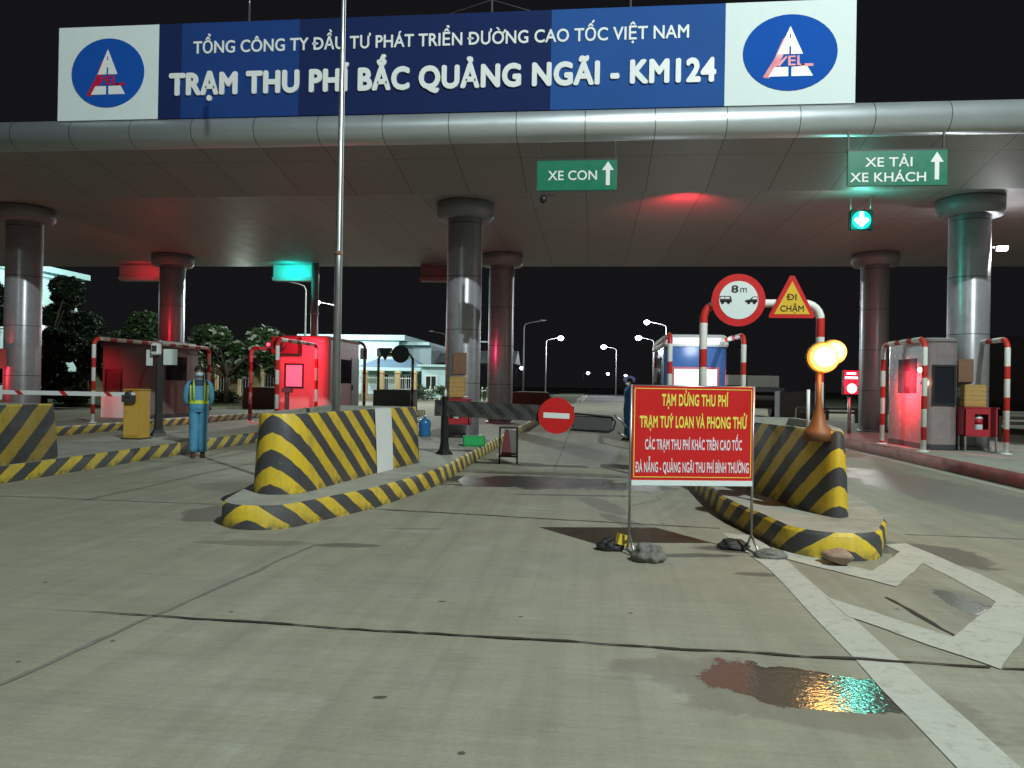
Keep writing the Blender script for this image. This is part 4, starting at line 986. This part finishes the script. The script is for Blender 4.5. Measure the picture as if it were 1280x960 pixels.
for (cx, nm) in ((7.80, 'right front column'), (-2.98, 'middle front column')):
    carton('straw coloured strapped carton standing on the extinguisher box of the '+nm, cx, 16.28, .23+.32+.58+.012 if cx > 0 else 1.135, .42 if cx > 0 else .34, .46, .2, STRAW, ribs=True)
    mb = MB(); mb.box((0, 0, .24), (.3, .02, .48)); tag(mb.build('wall_board', BROWN, None, (cx-.01, 16.575, 1.66)), 'brown board fixed to the '+nm+' above its carton', 'board')
carton('red lit carton on the extinguisher box at the left edge column', -14.45, 16.1, 1.12, .38, .42, .2, mat('carton_red_lit', (.4, .12, .10), .6), ribs=True)  # red light on this carton is put into its colour
mb = MB(); mb.box((0, 0, .24), (.34, .02, .48)); tag(mb.build('wall_board', mat('board_red_lit', (.25, .08, .07), .6), None, (-14.25, 16.55, 1.62)), 'brown board tinted as in red light, fixed to the column at the left edge', 'board')  # brown board with the red light put into its colour
t = thing('water_jug', 'blue water cooler jug standing behind the left striped barrier', 'water jug', (-3.78, 16.6, .23))
mb = MB(); mb.lathe((0, 0, 0), [(.12, 0), (.135, .02), (.135, .12), (.128, .15), (.135, .18), (.135, .32), (.10, .38), (.035, .41), (.035, .45)], 24); mb.build('bottle', mat('jug_blue', (.03, .16, .38), .15), t)
mb = MB(); mb.lathe((0, 0, .45), [(.04, 0), (.04, .03)], 16); mb.build('cap', WHITE, t)
for lab, x in (('small white bowl on the middle extinguisher box', -2.78), ('small plastic bottle on the middle extinguisher box', -3.22)):
    mb = MB(); mb.lathe((0, 0, 0), [(.03, 0), (.05, .03), (.06, .05)] if x > -3 else [(.03, 0), (.03, .14), (.012, .18), (.012, .2)], 16)
    tag(mb.build('bowl' if x > -3 else 'bottle', WHITE, None, (x, 16.12, 1.12)), lab, 'bowl' if x > -3 else 'bottle')

# ------------------------------------------------------------------ people
SKIN = mat('skin', (.30, .17, .11), .55, var=.08)
def ring(c, rx, ry, n=20, rot=0, fold=0, ph=0):
    return [(c[0]+rx*cos(2*pi*k/n+rot)*(1+fold*sin(5*2*pi*k/n+ph)), c[1]+ry*sin(2*pi*k/n+rot)*(1+fold*sin(5*2*pi*k/n+ph)), c[2]) for k in range(n)]
def tube_ring(p, d, r, n=14): 
    d = Vector(d).normalized(); a = d.cross(Vector((0, 1, 0.2))).normalized(); b_ = d.cross(a); return [tuple(Vector(p)+(a*cos(2*pi*k/n)+b_*sin(2*pi*k/n))*r) for k in range(n)]
def skin_mesh(verts, edges, radii, sub=2):
    me = bpy.data.meshes.new('sk'); me.from_pydata(verts, edges, []); o = bpy.data.objects.new('sk', me); COL.objects.link(o)
    mo = o.modifiers.new('s', 'SKIN'); mo.use_smooth_shade = True
    for i, v in enumerate(me.skin_vertices[0].data): v.radius = (radii[i], radii[i]); v.use_root = (i == 0)
    ms = o.modifiers.new('d', 'SUBSURF'); ms.levels = sub; ms.render_levels = sub
    dg = bpy.context.evaluated_depsgraph_get(); dg.update()
    out = bpy.data.meshes.new_from_object(o.evaluated_get(dg)); bpy.data.objects.remove(o)
    return out
def person(lab, loc, rz, cloth, vest=True):
    t = thing('person', lab, 'person', loc, rz)
    V = [(0, 0, .90), (0, 0, 1.12), (0, .0, 1.32), (0, -.005, 1.42), (0, -.02, 1.48), (0, -.025, 1.56), (0, -.02, 1.63)]
    Rr = [.12, .11, .12, .052, .075, .085, .06]; E_ = [(i, i+1) for i in range(6)]
    def chain(start, pts, rs):
        p = start
        for q, r in zip(pts, rs): V.append(q); Rr.append(r); E_.append((p, len(V)-1)); p = len(V)-1
        return p
    for s in (-1, 1):
        h = chain(0, [(s*.09, 0, .84), (s*.08, -.005, .48), (s*.08, .02, .09)], [.085, .055, .035])
        chain(h, [(s*.085, -.05, .04), (s*.09, -.13, .03)], [.038, .03])
        a = chain(2, [(s*.19, .01, 1.36), (s*.26, .06, 1.10), (s*.12, .17, .94)], [.05, .04, .028])
        hx, hy, hz = s*.06, .19, .90
        w = chain(a, [(hx, hy, hz)], [.026])
        for k, (dx, dz, ln) in enumerate(((-.025, -.055, 1), (-.01, -.068, 1), (.008, -.066, 1), (.024, -.052, 1))):
            chain(w, [(hx+dx*.8, hy+.006, hz+dz*.6), (hx+dx, hy-.002, hz+dz*1.2)], [.009, .007])
        chain(w, [(hx+s*.03, hy-.02, hz-.01), (hx+s*.036, hy-.025, hz-.04)], [.010, .008])
    me = skin_mesh(V, E_, Rr); me.materials.clear(); me.materials.append(SKIN)
    # face: brow, nose, chin relief pulled out of the head
    for v in me.vertices:
        x, y, z = v.co
        if z > 1.45 and y < -.05:
            nose = math.exp(-((x/.016)**2+((z-1.545)/.025)**2)); eye = sum(math.exp(-(((x-sx)/.014)**2+((z-1.57)/.010)**2)) for sx in (-.032, .032))
            v.co.y -= .022*nose; v.co.y += .008*eye
    o = bpy.data.objects.new('body', me); COL.objects.link(o); o.parent = t
    # eyes, ears
    mb = MB()
    for s in (-1, 1): mb.lathe((s*.031, -.098, 1.572), [(.003, -.009), (.011, -.004), (.011, .004), (.003, .009)], 10)
    mb.build('eyes', BLACK, t)
    mb = MB()
    for s in (-1, 1): mb.lathe((s*.083, -.015, 1.55), [(.004, -.03), (.012, -.015), (.014, .01), (.005, .03)], 8, sy=1.6)
    mb.build('ears', SKIN, t)
    # hair cap
    mb = MB(); mb.lathe((0, .012, 1.585), [(.088, -.035), (.095, .0), (.090, .04), (.068, .075), (.01, .095)], 20, sy=1.05, rot=Euler((radians(-24), 0, 0)).to_matrix()); mb.build('hair', mat('hair', (.012, .010, .009), .7), t)
    mb = MB(); mb.loft([ring((0, -.045, 1.485), .055, .055), ring((0, -.05, 1.50), .070, .066), ring((0, -.05, 1.53), .074, .072), ring((0, -.048, 1.553), .066, .066)], smooth=True); mb.build('face_mask', mat('mask_blue', (.45, .65, .72), .6), t)
    # jacket
    mb = MB()
    mb.loft([ring((0, 0, .84), .195, .135, fold=.03), ring((0, 0, .95), .185, .13, fold=.02, ph=1), ring((0, 0, 1.08), .165, .12, fold=.03, ph=2), ring((0, 0, 1.22), .178, .125, fold=.02, ph=3), ring((0, 0, 1.33), .185, .115), ring((0, 0, 1.385), .17, .10), ring((0, 0, 1.42), .085, .075), ring((0, -.005, 1.45), .066, .064)], smooth=True)
    for s in (-1, 1):
        P = [(s*.11, 0, 1.375), (s*.175, .01, 1.345), (s*.215, .03, 1.27), (s*.235, .05, 1.15), (s*.24, .08, 1.06), (s*.215, .13, 1.0), (s*.12, .17, .94)]
        rs = [.045, .064, .066, .060, .057, .05, .042]
        mb.tube(P, rs, n=14)
    mb.loft([ring((0, 0, .835), .200, .140, fold=.04), ring((0, 0, .855), .202, .142, fold=.04)], smooth=True)
    mb.build('jacket', cloth, t)
    mb = MB()
    for s in (-1, 1):
        mb.loft([ring((s*.085, 0, .10), .078, .085, fold=.05, ph=s), ring((s*.082, 0, .16), .090, .09, fold=.05, ph=1), ring((s*.078, 0, .35), .090, .09, fold=.03, ph=2), ring((s*.078, 0, .6), .098, .10, fold=.02), ring((s*.088, 0, .80), .10, .115), ring((s*.07, 0, .90), .105, .12)], smooth=True)
    mb.build('trousers', cloth, t)
    mb = MB()
    for s in (-1, 1):
        mb.loft([ring((s*.09, -.045, 0), .045, .135), ring((s*.09, -.045, .03), .05, .14), ring((s*.09, -.02, .07), .045, .10), ring((s*.09, .02, .10), .04, .05)], smooth=True)
    mb.build('shoes', mat('brown_shoe', (.10, .045, .03), .6), t)
    mb = MB()
    for s in (-1, 1): mb.lathe((s*.085, .02, .07), [(.045, 0), (.043, .08)], 12)
    mb.build('socks', mat('sock', (.35, .38, .45), .8), t)
    if vest:
        VY = mat('vest_yellow', (.55, .68, .05), .5, emit=(.5, .6, .05), es=.04)  # slight emission makes the strips glow by themselves
        mb = MB(); mb.loft([ring((0, 0, .985), .193, .138), ring((0, 0, 1.045), .188, .134)], smooth=True, caps=False); mb.loft([ring((0, 0, 1.045), .186, .132), ring((0, 0, .985), .190, .136)], caps=False)
        for s in (-1, 1):
            mb.tube([(s*.095, -.122, 1.03), (s*.10, -.128, 1.2), (s*.105, -.112, 1.33), (s*.10, -.05, 1.408), (s*.10, .05, 1.40), (s*.10, .12, 1.25), (s*.09, .13, 1.05)], .018, n=6)
            mb.tube([(s*.155, -.09, 1.03), (s*.165, -.085, 1.2), (s*.16, -.07, 1.33)], .014, n=6)
        mb.build('vest', VY, t)
        mb = MB(); mb.loft([ring((0, 0, 1.315), .208, .122), ring((0, 0, 1.345), .205, .12), ring((0, 0, 1.39), .17, .104), ring((0, 0, 1.425), .09, .08)], smooth=True, caps=False); mb.build('yoke', mat('navy_yoke', (.015, .03, .08), .7), t)
    t.scale = (.90, .94, 1)
    return t
BLUEC = mat('uniform_blue', (.10, .34, .54), .8, var=.3, scale=9, bump=1.0)
person('guard in light blue uniform, yellow reflective vest and face mask standing by the left kerb', (-7.18, 12.95, 0), radians(32), BLUEC)
person('person in plain blue clothes half hidden behind the left edge of the red notice', (.98, 20.4, 0), radians(-60), mat('cloth_blue', (.05, .20, .45), .8), vest=False)

# ------------------------------------------------------------------ street lamps beyond the canopy
LAMPW = mat_emit('street_lamp_glow', (.90, .95, 1), 12); LAMPOFF = mat('lamp_head_off', (.5, .5, .5), .4)
POLE = mat('lamp_pole', (.32, .33, .33), .5, .2)
def street_lamp(lab, x, y, h, side, lit, power=0, big=1.0):
    t = thing('street_lamp', lab, 'street lamp', (x, y, 0), group='street lamps beyond the canopy')
    mb = MB(); mb.tube([(0, 0, 0), (0, 0, h*.5), (0, 0, h-.35), (side*.15, 0, h-.05), (side*.6, 0, h+.12), (side*2.0, 0, h+.38)], [.11, .085, .06, .05, .045, .04], n=10); mb.build('pole', POLE, t)
    mb = MB(); mb.loft([ring((side*2.35, 0, h+.40), .42, .14), ring((side*2.35, 0, h+.50), .38, .12), ring((side*2.35, 0, h+.55), .2, .06)]); hd = mb.build('lamp_head', POLE, t)
    mb = MB(); s = big  # lit lenses are swollen glowing balls, their size imitates glare
    mb.lathe((side*2.35, -.05, h+.36), [(.05*s, -.30*s), (.22*s, -.22*s), (.32*s, -.05*s), (.3*s, .08*s), (.1*s, .2*s)] if lit else [(.2, -.02), (.2, .02)], 16); mb.build('lens', LAMPW if lit else LAMPOFF, hd)
    if power: lamp('street_light', (x+side*2.35, y, h-1.3), power, (.92, .97, 1), .3)
street_lamp('unlit street lamp with left arm above the red booth', -22.4, 56, 9, -1, False)
street_lamp('lit lamp seen close left of the flagpole', -24.2, 69, 8.8, -1, True, 2500, 1.2)
street_lamp('lit lamp above the white building roof end', -24.0+1.3, 100, 7, -1, True, 2500, 1.3)
street_lamp('unlit lamp with left arm just left of the middle column', -23.3, 116, 9.5, -1, False)
street_lamp('unlit tall lamp with right arm left of the highway', -8.6, 92, 9.2, 1, False)
street_lamp('lit lamp with right arm, second from the left of the highway', -7.6, 120, 9, 1, True, 3500, 1.5)
street_lamp('lit median lamp high in the middle of the highway', 4.2, 137, 8.6, -1, True, 2500, 1.6)
street_lamp('lit tall lamp, highest of those right of the highway', 8.7, 91, 9.1, -1, True, 3500, 1.1)
street_lamp('lit lamp just under the highest right one', 9.2, 116, 8.9, -1, True, 2500, 1.5)
street_lamp('small far lit lamp left of the median', -5.0, 400, 9, 1, True, 0, 2.8)
street_lamp('small far lit lamp in the middle distance', 10.6, 417, 9, -1, True, 0, 2.8)
street_lamp('small far lit lamp beside the blue sign', 22.2, 461, 9, -1, True, 0, 2.8)
street_lamp('small far lit lamp right of the rear middle column', -32.7, 317, 9, 1, True, 0, 2.6)
t = thing('camera_gantry', 'white mast with a long horizontal arm behind the rear middle column', 'mast', (-17.6, 88, 0))
mb = MB(); mb.tube([(0, 0, 0), (0, 0, 6.6)], .12, n=10); mb.build('mast', WHITE, t)
mb = MB(); mb.tube([(0, 0, 6.6), (6.9, 0, 6.7)], .10, n=10); mb.build('arm', WHITE, t)
mb = MB(); mb.box((5.8, 0, 6.95), (.4, .3, .3)); mb.box((-.3, -.1, 3.6), (.9, .3, 1.0)); mb.box((.9, -.1, 3.3), (.9, .2, 2.6)); mb.build('camera_box', WHITEP, t)
t = thing('direction_sign', 'small dark blue road sign beside the highway', 'road sign', (5.3, 110, 0))
mb = MB(); mb.tube([(0, .1, 0), (0, .1, 2.8)], .06); mb.build('post', POLE, t)
mb = MB(); poly_plate(mb, circ(0, 2.7, .9, .55, n=24), -.02, .03); mb.build('face', mat('sign_blue', (.01, .03, .20), .4), t)

# median, verges, highway, guardrails
def slab(name, pts, h, m_side, m_top):
    n = len(pts); mb = MB(); mb.loft([[(x, y, -.02) for x, y in pts], [(x, y, h) for x, y in pts]], caps=False, us=[0]+[1]*n)
    mb.add([(x, y, h) for x, y in pts], [tuple(range(n))], None, 1); return struct(mb.build(name, [m_side, m_top]))
slab('median', [(-5.5, 62), (-2.6, 58), (-1.7, 66), (-1.5, 420), (-6.5, 420), (-6.0, 70)], .16, CONC, GRASS)
slab('verge', [(-60, 34), (-18.2, 34), (-18.2, 50), (-60, 54)], .15, CONC, GRASS)
slab('verge', [(-40, 58), (-16, 58), (-11.5, 82), (-11.5, 300), (-40, 300)], .15, CONC, GRASS)
slab('verge', [(11.5, 62), (60, 62), (60, 400), (11.5, 400)], .15, CONC, GRASS)
mb = MB(); mb.add([(-1.4, 75, .004), (11.3, 75, .004), (11.3, 900, .004), (-1.4, 900, .004)], [(0, 1, 2, 3)]); mb.add([(-11.4, 75, .004), (-6.6, 75, .004), (-6.6, 900, .004), (-11.4, 900, .004)], [(0, 1, 2, 3)])
struct(mb.build('road', mat('asphalt', (.11, .115, .115), .8, var=.2, scale=.5)))
for x in (-1.15, 11.0, -11.1): flat_poly('lane_marking', [(x, 75), (x+.18, 75), (x+.18, 600), (x, 600)], .009, MARKW)
for i in range(5):
    mb = MB(); mb.box((0, 0, .35), (.3, .3, .7))
    tag(mb.build('bollard', mat('bollard_yellow', (.6, .42, .05), .6) if i % 2 else BLACK, None, (-5.9+i*.62, 60-i*.15, 0), bevel=.02), ['black','yellow'][i % 2]+' small post, '+['first','second','third','fourth','fifth'][i]+' from the left at the near end of the grass median', 'bollard', 'posts at the median nose')
def guardrail(lab, p0, p1, n):
    p0, p1 = Vector(p0), Vector(p1); t = thing('guardrail', lab, 'guardrail', (*p0, 0)); d = p1-p0
    mb = MB(); a = atan2(d.y, d.x); mb.box((d.x/2, d.y/2, .70), (d.length, .05, .10), rz=a); mb.box((d.x/2, d.y/2, .54), (d.length, .05, .10), rz=a); mb.build('rail', STEEL, t)
    mb = MB()
    for i in range(n): q = d*(i/(n-1)); mb.box((q.x, q.y, .35), (.14, .12, .7), rz=a)
    p = mb.build('posts', CONC, t)
guardrail('steel guardrail behind the right hand column', (10.9, 24), (18, 25), 6)
guardrail('orange lit guardrail behind the amber lamp', (8.6, 32.5), (13.5, 33), 5)
# dark mound / tarp covered truck at the right edge
TARP = mat('tarp', (.085, .08, .09), .75, var=.2, bump=.4)
t = thing('covered_truck', 'lorry under a grey rounded tarp beyond the right edge frames', 'truck', (15.2, 29, 0))
mb = MB(); mb.loft([[(-2.2, 0, 1.1), (2.2, 0, 1.1), (2.2, 6, 1.1), (-2.2, 6, 1.1)], [(-2.25, 0, 2.2), (2.25, 0, 2.2), (2.25, 6, 2.2), (-2.25, 6, 2.2)], [(-1.7, .1, 3.1), (1.7, .1, 3.1), (1.7, 6, 3.1), (-1.7, 6, 3.1)], [(-.7, .2, 3.6), (.7, .2, 3.6), (.7, 6, 3.6), (-.7, 6, 3.6)]]); mb.build('tarpaulin', TARP, t)
mb = MB(); mb.box((0, 3, .95), (3.8, 6, .28)); mb.build('bed', DGREY, t)
for x in (-1.7, 1.7):
    for y in (.8, 4.6): mb = MB(); mb.lathe((x, y, .5), [(.5, -.15), (.5, .15)], 20, rot=Euler((0, pi/2, 0)).to_matrix()); mb.build('wheel', BLACK, t)
# parked lorry behind the notice
t = thing('parked_lorry', 'lorry with pale boxes on a dark bed behind the blue booth', 'truck', (8.3, 41, 0))
mb = MB(); mb.box((-.6, 1.5, 1.95), (.95, 3, .55)); mb.box((.75, 1.5, 1.9), (1.65, 3, .62)); mb.build('cargo_box', mat('cargo_pale', (.34, .34, .29), .7, dirt=.3), t)
mb = MB(); mb.box((.2, 1.5, 1.45), (3.2, 3.4, .22)); mb.box((.2, .0, .8), (3.0, .1, .7)); mb.build('chassis', DGREY, t)
for x in (-1.1, 1.4): mb = MB(); mb.lathe((x, .6, .48), [(.48, -.15), (.48, .15)], 20, rot=Euler((0, pi/2, 0)).to_matrix()); mb.build('wheel', BLACK, t)
t = thing('equipment_cabinet', 'grey site cabinet behind the right striped barrier', 'cabinet', (9.6, 36, 0))
mb = MB(); mb.box((0, 0, .7), (2.0, 1.0, 1.4)); mb.build('body', mat('cab_grey', (.30, .30, .33), .6, dirt=.3), t, bevel=.03)
mb = MB(); mb.box((-.4, -.51, .7), (.9, .02, 1.1)); mb.build('door', mat('cab_door', (.33, .33, .36), .6), t)

# ------------------------------------------------------------------ buildings
def windows(t, rects, y, wallm=WIN, fr=WHITE):
    for (x0, x1, z0, z1) in rects:
        mb = MB(); f = .12
        for c, d in ((((x0+x1)/2, y-.04, z0), (x1-x0+f, .1, f)), (((x0+x1)/2, y-.04, z1), (x1-x0+f, .1, f)), ((x0, y-.04, (z0+z1)/2), (f, .098, z1-z0-f)), ((x1, y-.04, (z0+z1)/2), (f, .098, z1-z0-f)), (((x0+x1)/2, y-.04, (z0+z1)/2), (f*.6, .096, z1-z0-f))): mb.box(c, d)
        w = mb.build('window', fr, t); mb = MB(); mb.box(((x0+x1)/2, y-.012, (z0+z1)/2), (x1-x0, .02, z1-z0)); mb.build('pane', wallm, w)
bd = thing('station_building', 'two storey pale blue office building with blue awning behind the flagpole', 'building', (-27, 76, 0))
mb = MB(); mb.box((1.5, 5, 3.0), (10.5, 10, 6.0)); mb.build('wall', WALLW, bd)
mb = MB(); mb.box((1.7, 4.9, 6.25), (11.6, 10.8, .55)); mb.box((8.3, 5.5, 5.75), (3.0, 9, .3)); mb.build('roof', WALLW, bd)
mb = MB(); mb.box((8.3, 6, 2.8), (3.0, 8, 5.6)); mb.build('side_wing', WALLG, bd)
mb = MB(); mb.loft([[(3.0, -2.2, 3.15), (10.2, -2.2, 3.15), (10.2, 0, 3.15), (3.0, 0, 3.15)], [(4.6, -.6, 4.0), (8.6, -.6, 4.0), (8.6, 0, 4.0), (4.6, 0, 4.0)]]); mb.build('awning', ROOFB, bd)
mb = MB(); mb.box((6.6, -1.1, 2.95), (7.4, 2.4, .35)); mb.build('awning_fascia', WALLW, bd)
windows(bd, [(-2.6, -1.2, .9, 2.4), (-.4, 1.0, .9, 2.4), (-2.6, -1.0, 3.7, 5.2), (.2, 1.9, 3.7, 5.2), (2.6, 3.5, 3.9, 5.2), (4.4, 6.2, 4.2, 5.2), (4.6, 5.8, .4, 2.5), (7.0, 8.2, .9, 2.4)], 0)
b2 = thing('gate_house', 'small flat roofed white kiosk right of the office building', 'building', (-15.5, 72, 0))
mb = MB(); mb.box((0, 1.5, 1.7), (2.6, 3, 3.4)); mb.build('wall', WALLW, b2)
mb = MB(); mb.box((.3, 1.5, 3.3), (4.0, 4, .22)); mb.build('roof', WALLW, b2)
windows(b2, [(-.9, .2, .9, 2.3)], 0)
b3 = thing('open_shed', 'low open shed with dark grey sloping roof beside the middle column', 'building', (-14.5, 84, 0))
mb = MB(); mb.loft([[(-3.5, -3, 3.9), (6, -3, 3.9), (6, 3, 3.9), (-3.5, 3, 3.9)], [(-2, 0, 5.4), (6, 0, 5.4), (6, .3, 5.4), (-2, .3, 5.4)]]); mb.build('roof', mat('shed_roof', (.14, .17, .19), .6), b3)
mb = MB()
for x in (-3.2, 1.2, 5.6): mb.box((x, -2.6, 1.95), (.2, .2, 3.9))
mb.build('post', DGREY, b3)
b4 = thing('apartment_block', 'tall pale building with cyan eaves above the trees at the left edge', 'building', (-41, 31, 0))
mb = MB(); mb.box((.0, 7, 3.9), (15.2, 14, 7.8)); mb.build('wall', WALLW, b4)
mb = MB(); mb.box((.0, 7, 8.0), (16.4, 14.8, .34)); mb.box((0, 7, 7.62), (15.8, 14.4, .12)); mb.build('roof', mat('eave_cyan', (.42, .68, .70), .6), b4)
for y in (2, 5, 8, 11):
    for z in (2.0, 5.0):
        mb = MB(); mb.box((7.64, y, z), (.08, 1.5, 1.6)); w = mb.build('window', WHITE, b4); mb = MB(); mb.box((7.69, y, z), (.02, 1.3, 1.4)); mb.build('pane', WIN, w)
lamp('building_light', (-30.5, 40, 7.6), 420, (.75, 1, .95), .3); lamp('building_light', (-24, 69, 7.5), 1500, (.75, 1, .97), .3)
# fences
def fence(lab, x0, x1, y, n, h, pil=.42):
    t = thing('pillar_fence', lab, 'fence', (x0, y, .15))
    for i in range(n):
        x = (x1-x0)*i/(n-1); mb = MB(); mb.box((x, 0, h/2), (pil, pil, h)); mb.loft([[(x-pil*.62, -pil*.62, h), (x+pil*.62, -pil*.62, h), (x+pil*.62, pil*.62, h), (x-pil*.62, pil*.62, h)], [(x-pil*.3, -pil*.3, h+.2), (x+pil*.3, -pil*.3, h+.2), (x+pil*.3, pil*.3, h+.2), (x-pil*.3, pil*.3, h+.2)]])
        mb.build('pillar', CREAM, t)
    mb = MB(); mb.box(((x1-x0)/2, .05, .22), (x1-x0, .18, .44)); mb.build('base_wall', CONC, t)
    mb = MB(); mb.box(((x1-x0)/2, .05, h*.8), (x1-x0, .05, .05)); mb.box(((x1-x0)/2, .05, .6), (x1-x0, .05, .05))
    k = int((x1-x0)/.17)
    for i in range(k): mb.box(((x1-x0)*i/k, .05, h*.45+.1), (.022, .022, h*.75))
    mb.build('railing', WHITE, t)
fence('cream pillared railing fence under the tree with pale lit leaves', -29.5, -18.2, 42, 9, 2.1, .5)
fence('cream pillared railing fence before the office building', -21.6, -14.6, 60, 6, 2.2)
t = thing('picket_fence', 'pale picket fence beyond the hedge left of the middle column', 'fence', (-15, 64, .1))
mb = MB()
for i in range(16): mb.box((i*.42, 0, .6), (.1, .08, 1.2))
mb.build('pickets', WHITE, t)
mb = MB(); mb.box((3.2, .06, .9), (6.5, .05, .08)); mb.build('rail', WHITE, t)
# ------------------------------------------------------------------ trees
def leafmesh(clumps, leaf, per, rnd, aspect=.5):
    mb = MB(); vs, fs = [], []
    for (c, r) in clumps:
        for i in range(per):
            d = Vector((rnd.gauss(0, 1), rnd.gauss(0, 1), rnd.gauss(0, 1))).normalized()*r*(rnd.random()**.4)
            p = Vector(c)+Vector((d.x, d.y, d.z*.75)); a = Vector((rnd.uniform(-1, 1), rnd.uniform(-1, 1), rnd.uniform(-.5, .5))).normalized()*leaf*rnd.uniform(.6, 1.3)
            b_ = a.cross(Vector((rnd.uniform(-1, 1), rnd.uniform(-1, 1), rnd.uniform(-1, 1)))).normalized()*leaf*aspect*rnd.uniform(.6, 1.2)
            o = len(vs); vs += [p-a, p+b_, p+a, p-b_]; fs.append((o, o+1, o+2, o+3))
    mb.add(vs, fs); return mb
def tree(lab, loc, h, rad, leafm, seed, lit_bits=0, flat=.6, per=260, leaf=.13, low=.35):
    rnd = random.Random(seed); t = thing('tree', lab, 'tree', loc)
    cl = []; limbs = MB()
    limbs.tube([(0, 0, 0), (.05, .03, h*.25), (-.04, .06, h*.5)], [.16, .12, .09], n=8)
    for i in range(12):
        a = rnd.uniform(0, 2*pi); rr_ = rad*rnd.uniform(.25, .85); z = h*rnd.uniform(low, .86)
        c = (rr_*cos(a), rr_*sin(a), z); cl.append((c, rad*rnd.uniform(.24, .4)))
        limbs.tube([(0, .04, h*.3), (c[0]*.5, c[1]*.5, (z+h*.3)*.5+.15), (c[0], c[1], z)], [.07, .045, .015], n=6)
    limbs.build('trunk', BARK, t)
    leafmesh(cl, leaf, per, rnd).build('crown', leafm, t)
    if lit_bits:
        mb = MB()
        for (c, r) in cl:
            for i in range(lit_bits):
                d = Vector((rnd.gauss(0, 1), rnd.gauss(0, 1), rnd.gauss(0, 1))).normalized()*r*1.0; p = Vector(c)+Vector((d.x, d.y, d.z*.75))
                if d.y > .2*r: continue
                for j in range(7):
                    q = p+Vector((rnd.uniform(-.16, .16), rnd.uniform(-.1, .1), rnd.uniform(-.07, .07))); w = rnd.uniform(.05, .11)
                    a = Vector((w, rnd.uniform(-.03, .03), rnd.uniform(-.03, .03))); b_ = Vector((rnd.uniform(-.02, .02), -w*.5, w*.6)); mb.add([q-a, q-b_, q+a, q+b_], [(0, 1, 2, 3)])
        mb.build('lit_leaves', LIT_LEAF, t)  # pale clusters put the light on the leaves into the colour
    return t
lamp('tree_fill_light', (-17.5, 35.5, 5.0), 420, (.8, 1, .85), .3)  # unseen fill light, added to brighten the tree crowns
tree('broad tree with pale blossom behind the guard, left of the red booth', (-20.6, 40, .15), 4.7, 2.7, LEAF, 11, lit_bits=14, low=.42, per=700, leaf=.15)
tree('second tree with pale lit leaves just left of the red booth', (-17.4, 41, .15), 4.5, 2.5, LEAF, 12, lit_bits=12, low=.42, per=700, leaf=.15)
tree('dark green tree above the far grey booth', (-24.6, 39, .15), 5.0, 2.6, LEAF, 13, low=.45, per=700, leaf=.15)
tree('tall dark tree right of the left edge column', (-26.9, 34, .15), 6.7, 2.5, LEAF2, 14, per=1500, low=.1)
tree('dark tree behind the left edge column', (-29.8, 33, .15), 6.9, 2.6, LEAF2, 15, per=1500, low=.1, lit_bits=1)
tree('dark round tree farthest left at the edge', (-33.2, 34, .15), 6.9, 2.6, LEAF2, 16, per=1100, low=.1)
tree('low dark bushy tree between the tall dark tree and the grey booth', (-24.4, 33.5, .15), 4.0, 2.0, LEAF2, 17, per=900, low=.1)
rnd = random.Random(5); cl = [((rnd.uniform(0, 6.5), rnd.uniform(-.3, .3), rnd.uniform(.3, 1.1)), .5) for i in range(26)]
tag(leafmesh(cl, .10, 120, rnd).build('hedge', LEAF, None, (-14.6, 61.5, .1)), 'clipped green hedge left of the middle column', 'hedge')
rnd = random.Random(6); cl = [((rnd.uniform(0, 9), rnd.uniform(-.3, .3), rnd.uniform(.2, .6)), .4) for i in range(26)]
tag(leafmesh(cl, .10, 90, rnd).build('hedge', LEAF, None, (-28, 41, .15)), 'low hedge at the foot of the cream pillar fence', 'hedge')

# ------------------------------------------------------------------ loose pieces become parts of their own
def split_parts(names):
    for o in [q for q in bpy.data.objects if q.type == 'MESH' and q.name.split('.')[0] in names]:
        new = names[o.name.split('.')[0]]
        bm = bmesh.new(); bm.from_mesh(o.data); seen = set(); isl = []
        for v in bm.verts:
            if v in seen: continue
            st, grp = [v], []
            seen.add(v)
            while st:
                a = st.pop(); grp.append(a.index)
                for e in a.link_edges:
                    b = e.other_vert(a)
                    if b not in seen: seen.add(b); st.append(b)
            isl.append(set(grp))
        bm.free()
        if len(isl) < 2: o.name = new; continue
        for i, g in enumerate(isl):
            me = o.data.copy(); b = bmesh.new(); b.from_mesh(me); b.verts.ensure_lookup_table()
            bmesh.ops.delete(b, geom=[v for v in b.verts if v.index not in g], context='VERTS'); b.to_mesh(me); b.free()
            c = o.copy(); c.data = me; c.name = new; COL.objects.link(c)
        bpy.data.objects.remove(o)
split_parts({'side_window': 'side_window', 'posts': 'post', 'eyes': 'eye', 'ears': 'ear', 'socks': 'sock', 'leg': 'leg', 'cargo_box': 'cargo_box',
             'base_plate': 'base_plate', 'bracket': 'bracket', 'camera_box': 'camera_box', 'pictogram': 'pictogram', 'pictogram_glass': 'pictogram_glass', 'hanger': 'hanger', 'centre_line': 'centre_line', 'strap': 'strap'})
